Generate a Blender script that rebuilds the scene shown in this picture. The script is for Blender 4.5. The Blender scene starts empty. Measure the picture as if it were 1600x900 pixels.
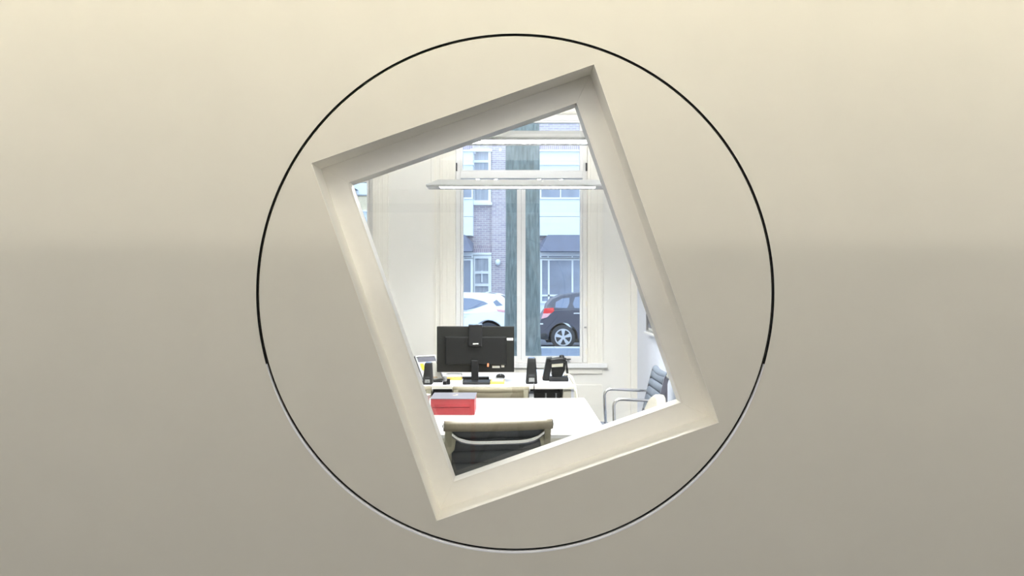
import bpy, bmesh, math, random
from mathutils import Vector, Matrix, noise
random.seed(7)
SC = bpy.context.scene
COL = SC.collection
F = 1259.0            # focal length in pixels of the 1600 px wide frame
EYE = 1.40            # height of the lens above the office floor

# ------------------------------------------------------------------ camera
cam_data = bpy.data.cameras.new('camera')
cam = bpy.data.objects.new('camera', cam_data)
COL.objects.link(cam)
cam.location = (0, 0, EYE)
cam.rotation_euler = (math.radians(90), 0, 0)
cam_data.sensor_width = 36
cam_data.lens = 36 * F / 1600
cam_data.clip_start = 0.02
SC.camera = cam

# ------------------------------------------------------------------ sky, exposure
world = bpy.data.worlds.new('overcast_sky')
SC.world = world
world.use_nodes = True
bg = world.node_tree.nodes['Background']
bg.inputs['Color'].default_value = (0.74, 0.87, 1.0, 1)
bg.inputs['Strength'].default_value = 3.2
vs = SC.view_settings
vs.view_transform = 'Standard'; vs.look = 'None'; vs.gamma = 1; vs.use_curve_mapping = False
vs.exposure = 0.0
SC.cycles.max_bounces = 14
SC.cycles.diffuse_bounces = 8
SC.cycles.transparent_max_bounces = 24
SC.cycles.use_denoising = True
SC.cycles.caustics_reflective = False
SC.cycles.caustics_refractive = False
COVE_POWER = 43.5         # fluorescent tubes hidden in the cove
PANEL_POWER = 3.5         # flat panels in the dropped ceiling
REAR_POWER = 1.9          # wide luminous ceiling further back
FILL_POWER = 2.3          # unseen fill panels added on side and rear walls, built like windows
PENDANT_DOWN = 270.0       # office pendants, louvre side
PENDANT_UP = 160.0         # office pendants, indirect side

# ------------------------------------------------------------------ materials
def lin(c):
    out = []
    for v in c[:3]:
        v = v / 255.0
        out.append(v / 12.92 if v <= 0.04045 else ((v + 0.055) / 1.055) ** 2.4)
    return (*out, 1)

def mat(name, rgb, rough=0.6, metal=0.0, grain=0.0, scale=60.0, bump=0.0, spec=0.5, stretch=None, coat=0.0):
    m = bpy.data.materials.new(name); m.use_nodes = True
    nt = m.node_tree; b = nt.nodes['Principled BSDF']
    b.inputs['Base Color'].default_value = lin(rgb)
    b.inputs['Roughness'].default_value = rough
    b.inputs['Metallic'].default_value = metal
    b.inputs['Specular IOR Level'].default_value = spec
    b.inputs['Coat Weight'].default_value = coat
    tc = nt.nodes.new('ShaderNodeTexCoord')
    n = nt.nodes.new('ShaderNodeTexNoise'); n.inputs['Scale'].default_value = scale
    n.inputs['Detail'].default_value = 3
    if stretch:
        mp = nt.nodes.new('ShaderNodeMapping'); mp.inputs['Scale'].default_value = stretch
        nt.links.new(tc.outputs['Object'], mp.inputs['Vector']); nt.links.new(mp.outputs['Vector'], n.inputs['Vector'])
    else:
        nt.links.new(tc.outputs['Object'], n.inputs['Vector'])
    if grain:
        r = nt.nodes.new('ShaderNodeValToRGB')
        c = lin(rgb)
        r.color_ramp.elements[0].position = 0.3; r.color_ramp.elements[1].position = 0.7
        r.color_ramp.elements[0].color = (*[v * (1 - grain) for v in c[:3]], 1)
        r.color_ramp.elements[1].color = (*[min(1, v * (1 + grain)) for v in c[:3]], 1)
        nt.links.new(n.outputs['Fac'], r.inputs['Fac']); nt.links.new(r.outputs['Color'], b.inputs['Base Color'])
    if bump:
        bp = nt.nodes.new('ShaderNodeBump'); bp.inputs['Strength'].default_value = bump
        bp.inputs['Distance'].default_value = 0.002
        nt.links.new(n.outputs['Fac'], bp.inputs['Height']); nt.links.new(bp.outputs['Normal'], b.inputs['Normal'])
    return m

def glow(name, rgb, strength):
    m = bpy.data.materials.new(name); m.use_nodes = True
    nt = m.node_tree; nt.nodes.remove(nt.nodes['Principled BSDF'])
    e = nt.nodes.new('ShaderNodeEmission'); e.inputs['Color'].default_value = lin(rgb)
    e.inputs['Strength'].default_value = strength
    nt.links.new(e.outputs[0], nt.nodes['Material Output'].inputs['Surface'])
    return m

def glass(name, tint=(255, 255, 255), ior=1.5):
    m = bpy.data.materials.new(name); m.use_nodes = True
    nt = m.node_tree; nt.nodes.remove(nt.nodes['Principled BSDF'])
    t = nt.nodes.new('ShaderNodeBsdfTransparent'); t.inputs['Color'].default_value = lin(tint)
    g = nt.nodes.new('ShaderNodeBsdfGlossy'); g.inputs['Roughness'].default_value = 0.0
    f = nt.nodes.new('ShaderNodeFresnel'); f.inputs['IOR'].default_value = ior
    x = nt.nodes.new('ShaderNodeMixShader')
    nt.links.new(f.outputs[0], x.inputs[0]); nt.links.new(t.outputs[0], x.inputs[1]); nt.links.new(g.outputs[0], x.inputs[2])
    nt.links.new(x.outputs[0], nt.nodes['Material Output'].inputs['Surface'])
    return m

def brick_mat(name, a, b_, mortar, bw=0.22, rh=0.075):
    m = bpy.data.materials.new(name); m.use_nodes = True
    nt = m.node_tree; b = nt.nodes['Principled BSDF']; b.inputs['Roughness'].default_value = 0.9
    tc = nt.nodes.new('ShaderNodeTexCoord'); sp = nt.nodes.new('ShaderNodeSeparateXYZ'); cb = nt.nodes.new('ShaderNodeCombineXYZ')
    nt.links.new(tc.outputs['Object'], sp.inputs[0]); nt.links.new(sp.outputs['X'], cb.inputs['X']); nt.links.new(sp.outputs['Z'], cb.inputs['Y'])
    t = nt.nodes.new('ShaderNodeTexBrick')
    t.inputs['Scale'].default_value = 1.0; t.inputs['Brick Width'].default_value = bw; t.inputs['Row Height'].default_value = rh
    t.inputs['Mortar Size'].default_value = 0.010; t.inputs['Color1'].default_value = lin(a); t.inputs['Color2'].default_value = lin(b_)
    t.inputs['Mortar'].default_value = lin(mortar)
    nt.links.new(cb.outputs[0], t.inputs['Vector']); nt.links.new(t.outputs['Color'], b.inputs['Base Color'])
    bp = nt.nodes.new('ShaderNodeBump'); bp.inputs['Distance'].default_value = 0.008; bp.invert = True
    nt.links.new(t.outputs['Fac'], bp.inputs['Height']); nt.links.new(bp.outputs['Normal'], b.inputs['Normal'])
    return m

M = {}
M['wall_cream'] = mat('wall_cream', (219, 214, 201), 0.55, grain=0.015, scale=5, bump=0.05)
M['frame_cream'] = mat('frame_cream', (249, 246, 238), 0.42, grain=0.01, scale=30, bump=0.03)
M['bead_white'] = mat('bead_white', (247, 244, 236), 0.35)
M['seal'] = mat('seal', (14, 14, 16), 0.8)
M['office_white'] = mat('office_white', (243, 240, 233), 0.6, grain=0.01, scale=6)
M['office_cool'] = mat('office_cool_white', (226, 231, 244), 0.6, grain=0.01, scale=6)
M['trim_cream'] = mat('trim_cream', (244, 240, 230), 0.4, grain=0.01, scale=20)
M['window_paint'] = mat('window_paint', (240, 239, 238), 0.35)
M['ceiling'] = mat('ceiling_white', (245, 245, 242), 0.8, grain=0.01, scale=20)
M['floor_grey'] = mat('floor_grey', (78, 82, 91), 0.5, grain=0.12, scale=25, bump=0.1)
M['dark_rail'] = mat('dark_rail', (40, 42, 48), 0.5)
M['rear_wall'] = mat('rear_wall', (214, 212, 206), 0.7)
M['glass'] = glass('clear_glass', (250, 252, 252))
M['window_glass'] = glass('window_glass', (248, 251, 253), 1.45)
M['taupe'] = mat('taupe_leather', (140, 131, 112), 0.5, grain=0.05, scale=120, bump=0.15)
M['taupe_dull'] = mat('taupe_fabric', (106, 99, 80), 0.7, grain=0.05, scale=150, bump=0.15)
M['mesh_dark'] = mat('dark_grey_mesh', (72, 75, 78), 0.75, grain=0.1, scale=400, bump=0.2)
M['olive_metal'] = mat('dull_side_rail', (140, 136, 118), 0.4, metal=0.35)
M['blue_grey'] = mat('blue_grey_fabric', (98, 107, 121), 0.8, grain=0.08, scale=350, bump=0.2)
M['chrome'] = mat('polished_aluminium', (222, 222, 222), 0.14, metal=1.0)
M['steel'] = mat('brushed_steel', (170, 172, 174), 0.3, metal=1.0)
M['lamp_metal'] = mat('lamp_grey_enamel', (172, 172, 171), 0.45)
M['table_white'] = mat('white_laminate', (246, 246, 247), 0.3)
M['table_edge'] = mat('table_edge', (222, 218, 208), 0.45)
M['desk_white'] = mat('desk_laminate', (226, 227, 234), 0.35)
M['desk_edge'] = mat('desk_edge', (228, 224, 212), 0.5)
M['desk_tan'] = mat('cabinet_grey_beige', (196, 190, 172), 0.5)
M['black'] = mat('black_plastic', (13, 14, 16), 0.4, spec=0.3, grain=0.05, scale=200)
M['black_matt'] = mat('black_matt', (13, 14, 14), 0.6, spec=0.2, grain=0.05, scale=200)
M['bezel'] = mat('monitor_shell', (22, 23, 21), 0.5, spec=0.2, grain=0.04, scale=150)
M['wire'] = mat('dark_wire', (16, 16, 17), 1.0, spec=0.0)
M['rim_lit_white'] = mat('rim_profile_lit', (244, 245, 250), 0.35)
M['blue_gloss'] = mat('blue_grey_gloss', (104, 126, 160), 0.25)
M['label'] = mat('paper_label', (238, 236, 226), 0.6)
M['cream_plastic'] = mat('cream_plastic', (232, 228, 206), 0.45)
M['cream_uphol'] = mat('cream_upholstery', (168, 164, 152), 0.7, grain=0.03, scale=200)
M['red'] = mat('red_board', (136, 26, 32), 0.5, grain=0.05, scale=60)
M['red_deep'] = mat('red_board_spine', (132, 13, 19), 0.45)
M['slate'] = mat('slate_grey_lid', (86, 86, 98), 0.4)
M['tan_mark'] = mat('tan_emblem', (206, 180, 150), 0.5)
M['yellow'] = mat('yellow_paper', (214, 182, 92), 0.7)
M['bright_yellow'] = mat('bright_yellow', (240, 226, 40), 0.6)
M['paper'] = mat('white_paper', (242, 242, 240), 0.8)
M['paper_blue'] = mat('blue_paper', (190, 214, 238), 0.8)
M['orange'] = mat('orange_print', (226, 130, 90), 0.7)
M['photo_dark'] = mat('photo_print', (104, 110, 126), 0.5, grain=0.7, scale=9)
M['brick'] = brick_mat('purple_brick', (196, 182, 190), (172, 160, 176), (218, 214, 216))
M['brick_dark'] = brick_mat('soldier_brick', (176, 160, 172), (160, 146, 164), (206, 200, 206), 0.075, 0.30)
M['panel_white'] = mat('white_cladding', (226, 232, 240), 0.5, grain=0.01, scale=4)
M['house_white'] = mat('house_frame_white', (238, 240, 244), 0.5)
M['awning'] = mat('lead_grey_awning', (108, 112, 132), 0.6, grain=0.08, scale=3)
M['recess'] = mat('recess_grey', (150, 154, 160), 0.7)
M['curtain'] = mat('net_curtain', (172, 176, 188), 0.8, grain=0.18, scale=5, stretch=(4, 1, 0.2))
M['pane_dark'] = mat('house_pane', (146, 153, 172), 0.12, grain=0.2, scale=1.5, spec=0.6)
M['blind_beige'] = mat('beige_blind', (222, 206, 178), 0.8, grain=0.1, scale=3)
M['bark'] = mat('grey_green_bark', (112, 121, 120), 0.95, grain=0.35, scale=9, bump=1.0, stretch=(3, 3, 0.6))
M['asphalt'] = mat('asphalt', (96, 100, 112), 0.8, grain=0.1, scale=8)
M['paving'] = mat('paving_blue_grey', (112, 124, 146), 0.8, grain=0.15, scale=2.5, stretch=(1, 5, 1))
M['kerb'] = mat('pale_kerb', (205, 210, 218), 0.8)
M['car_white'] = mat('car_white_paint', (250, 250, 252), 0.25, coat=0.6)
M['car_dark'] = mat('car_dark_paint', (66, 68, 86), 0.28, coat=0.6)
M['car_glass'] = mat('car_glass', (120, 132, 158), 0.08, spec=0.7)
M['tyre'] = mat('tyre_rubber', (48, 50, 58), 0.8)
M['rim'] = mat('alloy_rim', (214, 216, 224), 0.3, metal=0.5)
M['tail_red'] = mat('tail_lamp_red', (238, 60, 62), 0.25)
M['tail_clear'] = mat('tail_lamp_pale', (236, 178, 186), 0.25)
M['cove_tube'] = glow('cove_tube', (255, 249, 234), COVE_POWER)
M['ceiling_panel'] = glow('lit_panel', (255, 252, 247), PANEL_POWER)
M['fill_glow'] = glow('fill_panel_glow', (250, 251, 255), FILL_POWER)
M['rear_panel'] = glow('wide_lit_panel', (255, 252, 247), REAR_POWER)
M['pendant_down'] = glow('pendant_louvre_light', (255, 253, 250), PENDANT_DOWN)
M['pendant_up'] = glow('pendant_uplight', (255, 251, 246), PENDANT_UP)
M['wall_lamp'] = mat('wall_lamp_glass', (238, 244, 250), 0.3)

# ------------------------------------------------------------------ mesh builder
class MB:
    def __init__(s): s.v = []; s.f = []; s.sm = []
    def add(s, vs_, fs_, smooth=False):
        o = len(s.v); s.v += [tuple(p) for p in vs_]
        for f in fs_: s.f.append([o + i for i in f]); s.sm.append(smooth)
        return s
    def box(s, x0, x1, y0, y1, z0, z1):
        return s.add([(x0,y0,z0),(x1,y0,z0),(x1,y1,z0),(x0,y1,z0),(x0,y0,z1),(x1,y0,z1),(x1,y1,z1),(x0,y1,z1)],
                     [(0,3,2,1),(4,5,6,7),(0,1,5,4),(1,2,6,5),(2,3,7,6),(3,0,4,7)])
    def prism(s, poly, a, b, axis='y', smooth=False):
        """poly in the two other axes, extruded from a to b along axis"""
        def P(u, w, t):
            return {'y': (u, t, w), 'x': (t, u, w), 'z': (u, w, t)}[axis]
        n = len(poly)
        vs_ = [P(u, w, a) for u, w in poly] + [P(u, w, b) for u, w in poly]
        s.add(vs_, [tuple(range(n)), tuple(range(2*n-1, n-1, -1))])
        o = len(s.v) - 2*n
        for i in range(n):
            j = (i+1) % n
            s.f.append([o+i, o+j, o+n+j, o+n+i]); s.sm.append(smooth)
        return s
    def frustum(s, c0, h0, c1, h1):
        """box between two axis-aligned rectangles (centre, half sizes) at different heights"""
        vs_ = []
        for (c, h) in ((c0, h0), (c1, h1)):
            for sx, sy in ((-1,-1),(1,-1),(1,1),(-1,1)): vs_.append((c[0]+sx*h[0], c[1]+sy*h[1], c[2]))
        return s.add(vs_, [(0,3,2,1),(4,5,6,7),(0,1,5,4),(1,2,6,5),(2,3,7,6),(3,0,4,7)])
    def tube(s, pts, r, seg=10, cap=True):
        pts = [Vector(p) for p in pts]; rs = r if isinstance(r, (list, tuple)) else [r]*len(pts)
        o = len(s.v); up = None
        for i, p in enumerate(pts):
            t = (pts[min(i+1, len(pts)-1)] - pts[max(i-1, 0)]).normalized()
            if up is None:
                up = Vector((0,0,1)) if abs(t.z) < 0.9 else Vector((1,0,0))
            a = (up - t*up.dot(t)).normalized(); up = a; b = t.cross(a)
            for k in range(seg):
                q = 2*math.pi*k/seg
                s.v.append(tuple(p + (a*math.cos(q) + b*math.sin(q))*rs[i]))
        for i in range(len(pts)-1):
            for k in range(seg):
                k2 = (k+1) % seg
                s.f.append([o+i*seg+k, o+i*seg+k2, o+(i+1)*seg+k2, o+(i+1)*seg+k]); s.sm.append(True)
        if cap:
            s.f.append([o+k for k in range(seg)][::-1]); s.sm.append(False)
            e = o+(len(pts)-1)*seg
            s.f.append([e+k for k in range(seg)]); s.sm.append(False)
        return s
    def ribbon(s, path, x0, x1, th):
        """a strip along a (y,z) path, between x0 and x1, th thick"""
        n = len(path); nr = []
        for i in range(n):
            a = path[max(i-1,0)]; b = path[min(i+1,n-1)]
            d = Vector((b[0]-a[0], b[1]-a[1])).normalized(); nr.append((-d.y, d.x))
        o = len(s.v)
        for i, (y, z) in enumerate(path):
            ny, nz = nr[i]
            for x, q in ((x0,-.5),(x1,-.5),(x1,.5),(x0,.5)): s.v.append((x, y+ny*th*q, z+nz*th*q))
        for i in range(n-1):
            for k in range(4):
                k2 = (k+1) % 4
                s.f.append([o+4*i+k, o+4*i+k2, o+4*i+4+k2, o+4*i+4+k]); s.sm.append(False)
        s.f.append([o,o+3,o+2,o+1]); s.sm.append(False)
        e = o+4*(n-1); s.f.append([e,e+1,e+2,e+3]); s.sm.append(False)
        return s
    def lathe(s, prof, c, axis='z', seg=24):
        """prof of (radius, t) along axis from centre c"""
        o = len(s.v)
        for r, t in prof:
            for k in range(seg):
                q = 2*math.pi*k/seg; u, w = r*math.cos(q), r*math.sin(q)
                p = {'z': (u, w, t), 'y': (u, t, w), 'x': (t, u, w)}[axis]
                s.v.append((c[0]+p[0], c[1]+p[1], c[2]+p[2]))
        for i in range(len(prof)-1):
            for k in range(seg):
                k2 = (k+1) % seg
                s.f.append([o+i*seg+k, o+i*seg+k2, o+(i+1)*seg+k2, o+(i+1)*seg+k]); s.sm.append(True)
        s.f.append([o+k for k in range(seg)]); s.sm.append(False)
        e = o+(len(prof)-1)*seg; s.f.append([e+k for k in range(seg)]); s.sm.append(False)
        return s
    def build(s, name, m, parent=None, bevel=0.0, off=None, segs=2, subsurf=0):
        me = bpy.data.meshes.new(name)
        if off is None and parent is not None and parent.get('_world'):
            p = parent
            off = Vector((0,0,0))
            while p is not None: off += p.location; p = p.parent
        off = Vector(off) if off is not None else Vector((0,0,0))
        me.from_pydata([tuple(Vector(p) - off) for p in s.v], [], s.f)
        for p, q in zip(me.polygons, s.sm): p.use_smooth = q
        bm = bmesh.new(); bm.from_mesh(me); bmesh.ops.recalc_face_normals(bm, faces=bm.faces); bm.to_mesh(me); bm.free()
        me.materials.append(m)
        o = bpy.data.objects.new(name, me); COL.objects.link(o)
        if parent is not None: o.parent = parent
        if bevel:
            b = o.modifiers.new('bevel', 'BEVEL'); b.width = bevel; b.segments = segs; b.limit_method = 'ANGLE'; b.angle_limit = math.radians(40)
        if subsurf:
            q = o.modifiers.new('sub', 'SUBSURF'); q.levels = subsurf; q.render_levels = subsurf
        return o

def B(*a): return MB().box(*a)
def tag(o, label, cat, group=None, kind=None):
    o['label'] = label; o['category'] = cat
    if group: o['group'] = group
    if kind: o['kind'] = kind
    return o
WORLD = []
def thing(name, label, cat, loc=(0,0,0), rz=0.0, group=None, world=False):
    o = bpy.data.objects.new(name, None); COL.objects.link(o)
    o.location = loc; o.rotation_euler = (0, 0, rz); o.empty_display_size = 0.1
    if label: tag(o, label, cat, group)
    if world: o['_world'] = 1; WORLD.append(o)
    return o
def sub(name, mb, m, part, **k):
    """sub-part: same frame as its part (parts sit at their thing's origin)"""
    top = part.parent
    off = top.location if top.get('_world') else (0,0,0)
    return mb.build(name, m, part, off=off, **k)
def struct(o):
    o['kind'] = 'structure'; return o
def structure(name, loc):
    o = bpy.data.objects.new(name, None); COL.objects.link(o); o.location = loc; o['kind'] = 'structure'; o['_world'] = 1; WORLD.append(o)
    return o
def children_of(o): return [c for c in o.children]
def copy_tree(o, parent=None):
    c = o.copy(); COL.objects.link(c)
    if parent is not None: c.parent = parent
    for ch in children_of(o): copy_tree(ch, c)
    return c
def px(u, d): return (u - 800) * d / F
def pz(v, d): return EYE - (v - 450) * d / F

# ================================================================== FRONT ROOM (camera side)
YW = 2.40                                   # front face of the partition with the round panel
TH = 0.20
S = YW / F
CX, CZ = (805.1 - 800) * S, EYE - (457.4 - 450) * S
R_HOLE = 404.6 * S
GAP = 0.0075
ANG = math.radians(19.25)
def rot(u, w):
    return (CX + u*math.cos(ANG) - w*math.sin(ANG), CZ + u*math.sin(ANG) + w*math.cos(ANG))

def ring_wall(inner, outer, y0, y1, mb):
    """solid between two closed outlines (same count) from y0 to y1"""
    n = len(inner); o = len(mb.v)
    for y in (y0, y1):
        for p in inner: mb.v.append((p[0], y, p[1]))
        for p in outer: mb.v.append((p[0], y, p[1]))
    for i in range(n):
        j = (i+1) % n
        a, b = o, o+2*n
        for f in ([a+i, a+j, a+n+j, a+n+i], [b+i, b+n+i, b+n+j, b+j], [a+i, b+i, b+j, a+j], [a+n+i, a+n+j, b+n+j, b+n+i]):
            mb.f.append(f); mb.sm.append(False)
    return mb
def rect_hit(a, x0, x1, z0, z1):
    c, s_ = math.cos(a), math.sin(a); t = 1e9
    if c > 1e-9: t = min(t, x1/c)
    if c < -1e-9: t = min(t, x0/c)
    if s_ > 1e-9: t = min(t, z1/s_)
    if s_ < -1e-9: t = min(t, z0/s_)
    return (t*c, t*s_)
# wall with a round hole
xw0, xw1, zw0, zw1 = -4.0, 4.0, 0.0, 3.2
angs = [2*math.pi*k/180 for k in range(180)]
for cx_, cz_ in ((xw0-CX, zw0-CZ), (xw1-CX, zw0-CZ), (xw1-CX, zw1-CZ), (xw0-CX, zw1-CZ)):
    angs.append(math.atan2(cz_, cx_) % (2*math.pi))
angs = sorted(set(angs))
circ = lambda r, A=angs: [(CX + r*math.cos(a), CZ + r*math.sin(a)) for a in A]
outer = [(CX+p[0], CZ+p[1]) for p in (rect_hit(a, xw0-CX, xw1-CX, zw0-CZ, zw1-CZ) for a in angs)]
mb = MB(); n = len(angs)
rings = [(outer, YW), (circ(R_HOLE+0.0052), YW), (circ(R_HOLE+0.0052), YW+0.012), (circ(R_HOLE), YW+TH), (outer, YW+TH)]
for pts, y in rings: mb.v += [(p[0], y, p[1]) for p in pts]
for k in range(5):
    k2 = (k+1) % 5
    for i in range(n):
        j = (i+1) % n
        mb.f.append([k*n+i, k*n+j, k2*n+j, k2*n+i]); mb.sm.append(False)
struct(mb.build('wall_partition', M['wall_cream']))
# edge profiles lining the rim of the round hole: lit lower half painted white, shaded upper half black
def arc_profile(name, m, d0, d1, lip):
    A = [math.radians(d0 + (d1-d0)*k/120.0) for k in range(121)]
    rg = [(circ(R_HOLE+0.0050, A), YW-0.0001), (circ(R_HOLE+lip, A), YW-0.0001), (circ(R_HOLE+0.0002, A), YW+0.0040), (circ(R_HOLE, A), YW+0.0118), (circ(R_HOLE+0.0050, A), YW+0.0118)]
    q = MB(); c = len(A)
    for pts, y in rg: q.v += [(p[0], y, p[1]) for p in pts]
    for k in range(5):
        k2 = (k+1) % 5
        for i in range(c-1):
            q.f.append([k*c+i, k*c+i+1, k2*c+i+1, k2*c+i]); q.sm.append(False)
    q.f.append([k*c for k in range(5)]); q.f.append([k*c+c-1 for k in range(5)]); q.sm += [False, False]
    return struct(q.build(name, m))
arc_profile('trim_5', M['rim_lit_white'], 196, 344, 0.0016)
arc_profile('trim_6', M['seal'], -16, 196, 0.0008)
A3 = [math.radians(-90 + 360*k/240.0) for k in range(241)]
cover = lambda a: 0.0006 + 0.0044*min(1, max(0, (-math.sin(a)-0.22)/0.35))     # cover narrows below to fade in the painted lit rim
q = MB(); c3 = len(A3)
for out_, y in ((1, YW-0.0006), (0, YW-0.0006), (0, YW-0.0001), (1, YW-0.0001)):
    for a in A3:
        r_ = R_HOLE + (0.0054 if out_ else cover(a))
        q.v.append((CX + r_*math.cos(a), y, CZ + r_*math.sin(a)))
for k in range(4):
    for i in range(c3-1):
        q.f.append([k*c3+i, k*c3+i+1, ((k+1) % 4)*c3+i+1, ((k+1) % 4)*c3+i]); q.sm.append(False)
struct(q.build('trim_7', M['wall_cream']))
# dark seal at the back of the gap
struct(ring_wall(circ(R_HOLE-GAP-0.012), circ(R_HOLE-0.0002), YW+0.018, YW+0.034, MB()).build('trim_1', M['seal']))

# the round pivoting panel with its tilted window
pan = thing('pivot_panel', 'large round cream wall panel with tilted rectangular window set into partition', 'wall panel', (CX, YW+TH/2, CZ-R_HOLE), world=True)
W0, H0 = 467*S/2, 592*S/2                   # half sizes of the deep opening
LIN = 0.0012
hole = lambda e: [rot(u, w) for u, w in ((-W0-e,-H0-e),(W0+e,-H0-e),(W0+e,H0+e),(-W0-e,H0+e))]
A2 = sorted(set([2*math.pi*k/180 for k in range(180)] + [(math.atan2(z, x) + ANG) % (2*math.pi) for x, z in ((-W0-LIN,-H0-LIN),(W0+LIN,-H0-LIN),(W0+LIN,H0+LIN),(-W0-LIN,H0+LIN))]))
inn = []
for a in A2:
    u, w = rect_hit(a-ANG, -W0-LIN, W0+LIN, -H0-LIN, H0+LIN); inn.append(rot(u, w))
RD = R_HOLE - GAP
mb = MB(); n = len(A2)
rings = [(inn, YW), (circ(RD-0.0015, A2), YW), (circ(RD, A2), YW+0.0015), (circ(RD, A2), YW+0.011), (circ(RD-0.012, A2), YW+0.011), (circ(RD-0.012, A2), YW+TH), (inn, YW+TH)]
for pts, y in rings: mb.v += [(p[0], y, p[1]) for p in pts]
for k in range(len(rings)):
    k2 = (k+1) % len(rings)
    for i in range(n):
        j = (i+1) % n
        mb.f.append([k*n+i, k*n+j, k2*n+j, k2*n+i]); mb.sm.append(False)
mb.build('panel_disc', M['wall_cream'], pan)
def mitred(w_out, h_out, w_in, h_in, y0, y1, name, m, bevel=0.0):
    o = [rot(*p) for p in ((-w_out,-h_out),(w_out,-h_out),(w_out,h_out),(-w_out,h_out))]
    i_ = [rot(*p) for p in ((-w_in,-h_in),(w_in,-h_in),(w_in,h_in),(-w_in,h_in))]
    for k in range(4):
        j = (k+1) % 4
        MB().prism([o[k], o[j], i_[j], i_[k]], y0, y1).build(name, m, pan, bevel=bevel)
Y2 = YW + 0.118; Y3 = Y2 + 0.072
BW = 0.065
mitred(W0+LIN, H0+LIN, W0, H0, YW-0.0004, YW+TH, 'reveal_board', M['frame_cream'], 0.001)
mitred(W0, H0, W0-BW, H0-BW, Y2, YW+TH, 'frame_rail', M['frame_cream'], 0.001)
mitred(W0-BW, H0-BW, W0-BW-0.004, H0-BW-0.004, Y2-0.001, Y3, 'glazing_bead', M['bead_white'])
gw, gh = W0-BW-0.0005, H0-BW-0.0005
g4 = [rot(*p) for p in ((-gw,-gh),(gw,-gh),(gw,gh),(-gw,gh))]
MB().prism(g4, Y3, Y3+0.006).build('glass_pane', M['glass'], pan)

# the panel has swung a fraction on its pivot: top a few millimetres proud, bottom set back
TILT = math.radians(0.3)
pan.rotation_euler = (TILT, 0, 0)
pan.location.y += R_HOLE*math.sin(TILT)

# rest of the front room, behind and beside the camera
YR = -4.0
struct(B(-4, 4, YR, 7.1, -0.05, 0).build('floor', M['floor_grey']))
struct(B(-4.1, 4, YR, 7.4, 3.2, 3.3).build('ceiling', M['ceiling']))
struct(B(-4.1, -4, YR, YW+TH, 0, 3.2).build('wall_front_left', M['wall_cream']))
struct(B(4, 4.1, YR, YW+TH, 0, 3.2).build('wall_front_right', M['wall_cream']))
struct(B(-4.1, 4.1, YR-0.1, YR, 0, 3.2).build('wall_rear', M['rear_wall']))
struct(B(-4, 4, YR, YR+0.05, 2.19, 2.29).build('trim_2', M['dark_rail']))
# dropped ceiling that stops short of the partition and leaves a light cove
COVE_L = 0.80
struct(B(-4, 4, YR, YW-COVE_L, 2.45, 2.51).build('ceiling_dropped', M['ceiling']))
for k in range(5):
    x = -3.0 + 1.5*k
    t = thing('cove_lamp', 'white fluorescent batten in the ceiling cove, place %s from the left' % ['first','second','third','fourth','last'][k], 'lamp', (x, YW-1.2, 2.51), world=True, group='cove battens')
    B(x-0.72, x+0.72, YW-1.23, YW-1.17, 2.51, 2.95).build('housing', M['ceiling'], t)
    MB().tube([(x-0.70, YW-1.2, 2.985), (x+0.70, YW-1.2, 2.985)], 0.02, 10).build('tube', M['cove_tube'], t)
for k, xx in enumerate((-2.6, 0.0, 2.6)):
    yy = 1.25
    t = thing('ceiling_light', 'flat white ceiling light in the dropped ceiling, %s one of three' % ['left', 'middle', 'right'][k], 'ceiling light', (xx, yy, 2.45), world=True, group='flat lights in the dropped ceiling')
    B(xx-0.92, xx+0.92, yy-0.27, yy+0.27, 2.435, 2.45).build('frame', M['ceiling'], t)
    B(xx-0.9, xx+0.9, yy-0.25, yy+0.25, 2.430, 2.435).build('diffuser', M['ceiling_panel'], t)
for k, xx in enumerate((-2.6, 0.0, 2.6)):
    yy = -1.0
    t = thing('ceiling_light', 'wide luminous ceiling panel behind the lens, %s one of three' % ['left', 'middle', 'right'][k], 'ceiling light', (xx, yy, 2.45), world=True, group='wide luminous panels in the dropped ceiling')
    B(xx-1.12, xx+1.12, yy-0.62, yy+0.62, 2.435, 2.45).build('frame', M['ceiling'], t)
    B(xx-1.1, xx+1.1, yy-0.6, yy+0.6, 2.430, 2.435).build('diffuser', M['rear_panel'], t)
def add_fill_panel(name, x0, x1, y0, y1, nx, ny):  # glowing panels added out of view as frontal fill light
    w = structure(name, ((x0+x1)/2, (y0+y1)/2, 0.95))
    z0, z1 = 0.95, 2.25
    def bar(a0, a1, za, zb, d):
        if ny: return (a0, a1, y0, y0+ny*d, za, zb) if ny > 0 else (a0, a1, y0-d, y0, za, zb)
        return (x0, x0+d, a0, a1, za, zb) if nx > 0 else (x0-d, x0, a0, a1, za, zb)
    a0, a1 = (x0, x1) if ny else (y0, y1)
    B(*bar(a0+0.05, a1-0.05, z0+0.05, z1-0.05, 0.01)).build('fill_pane', M['fill_glow'], w)
    for q in ((a0, a1, z0, z0+0.05), (a0, a1, z1-0.05, z1), (a0, a0+0.05, z0+0.05, z1-0.05), (a1-0.05, a1, z0+0.05, z1-0.05)):
        B(*bar(*q, 0.04)).build('frame_bar', M['window_paint'], w)
add_fill_panel('fill_panel_1', -4, -4, -2.2, 0.6, 1, 0)
add_fill_panel('fill_panel_2', 4, 4, -2.2, 0.6, -1, 0)
add_fill_panel('fill_panel_3', -3.8, -2.2, YR, YR, 0, 1)
add_fill_panel('fill_panel_4', 2.2, 3.8, YR, YR, 0, 1)
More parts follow.
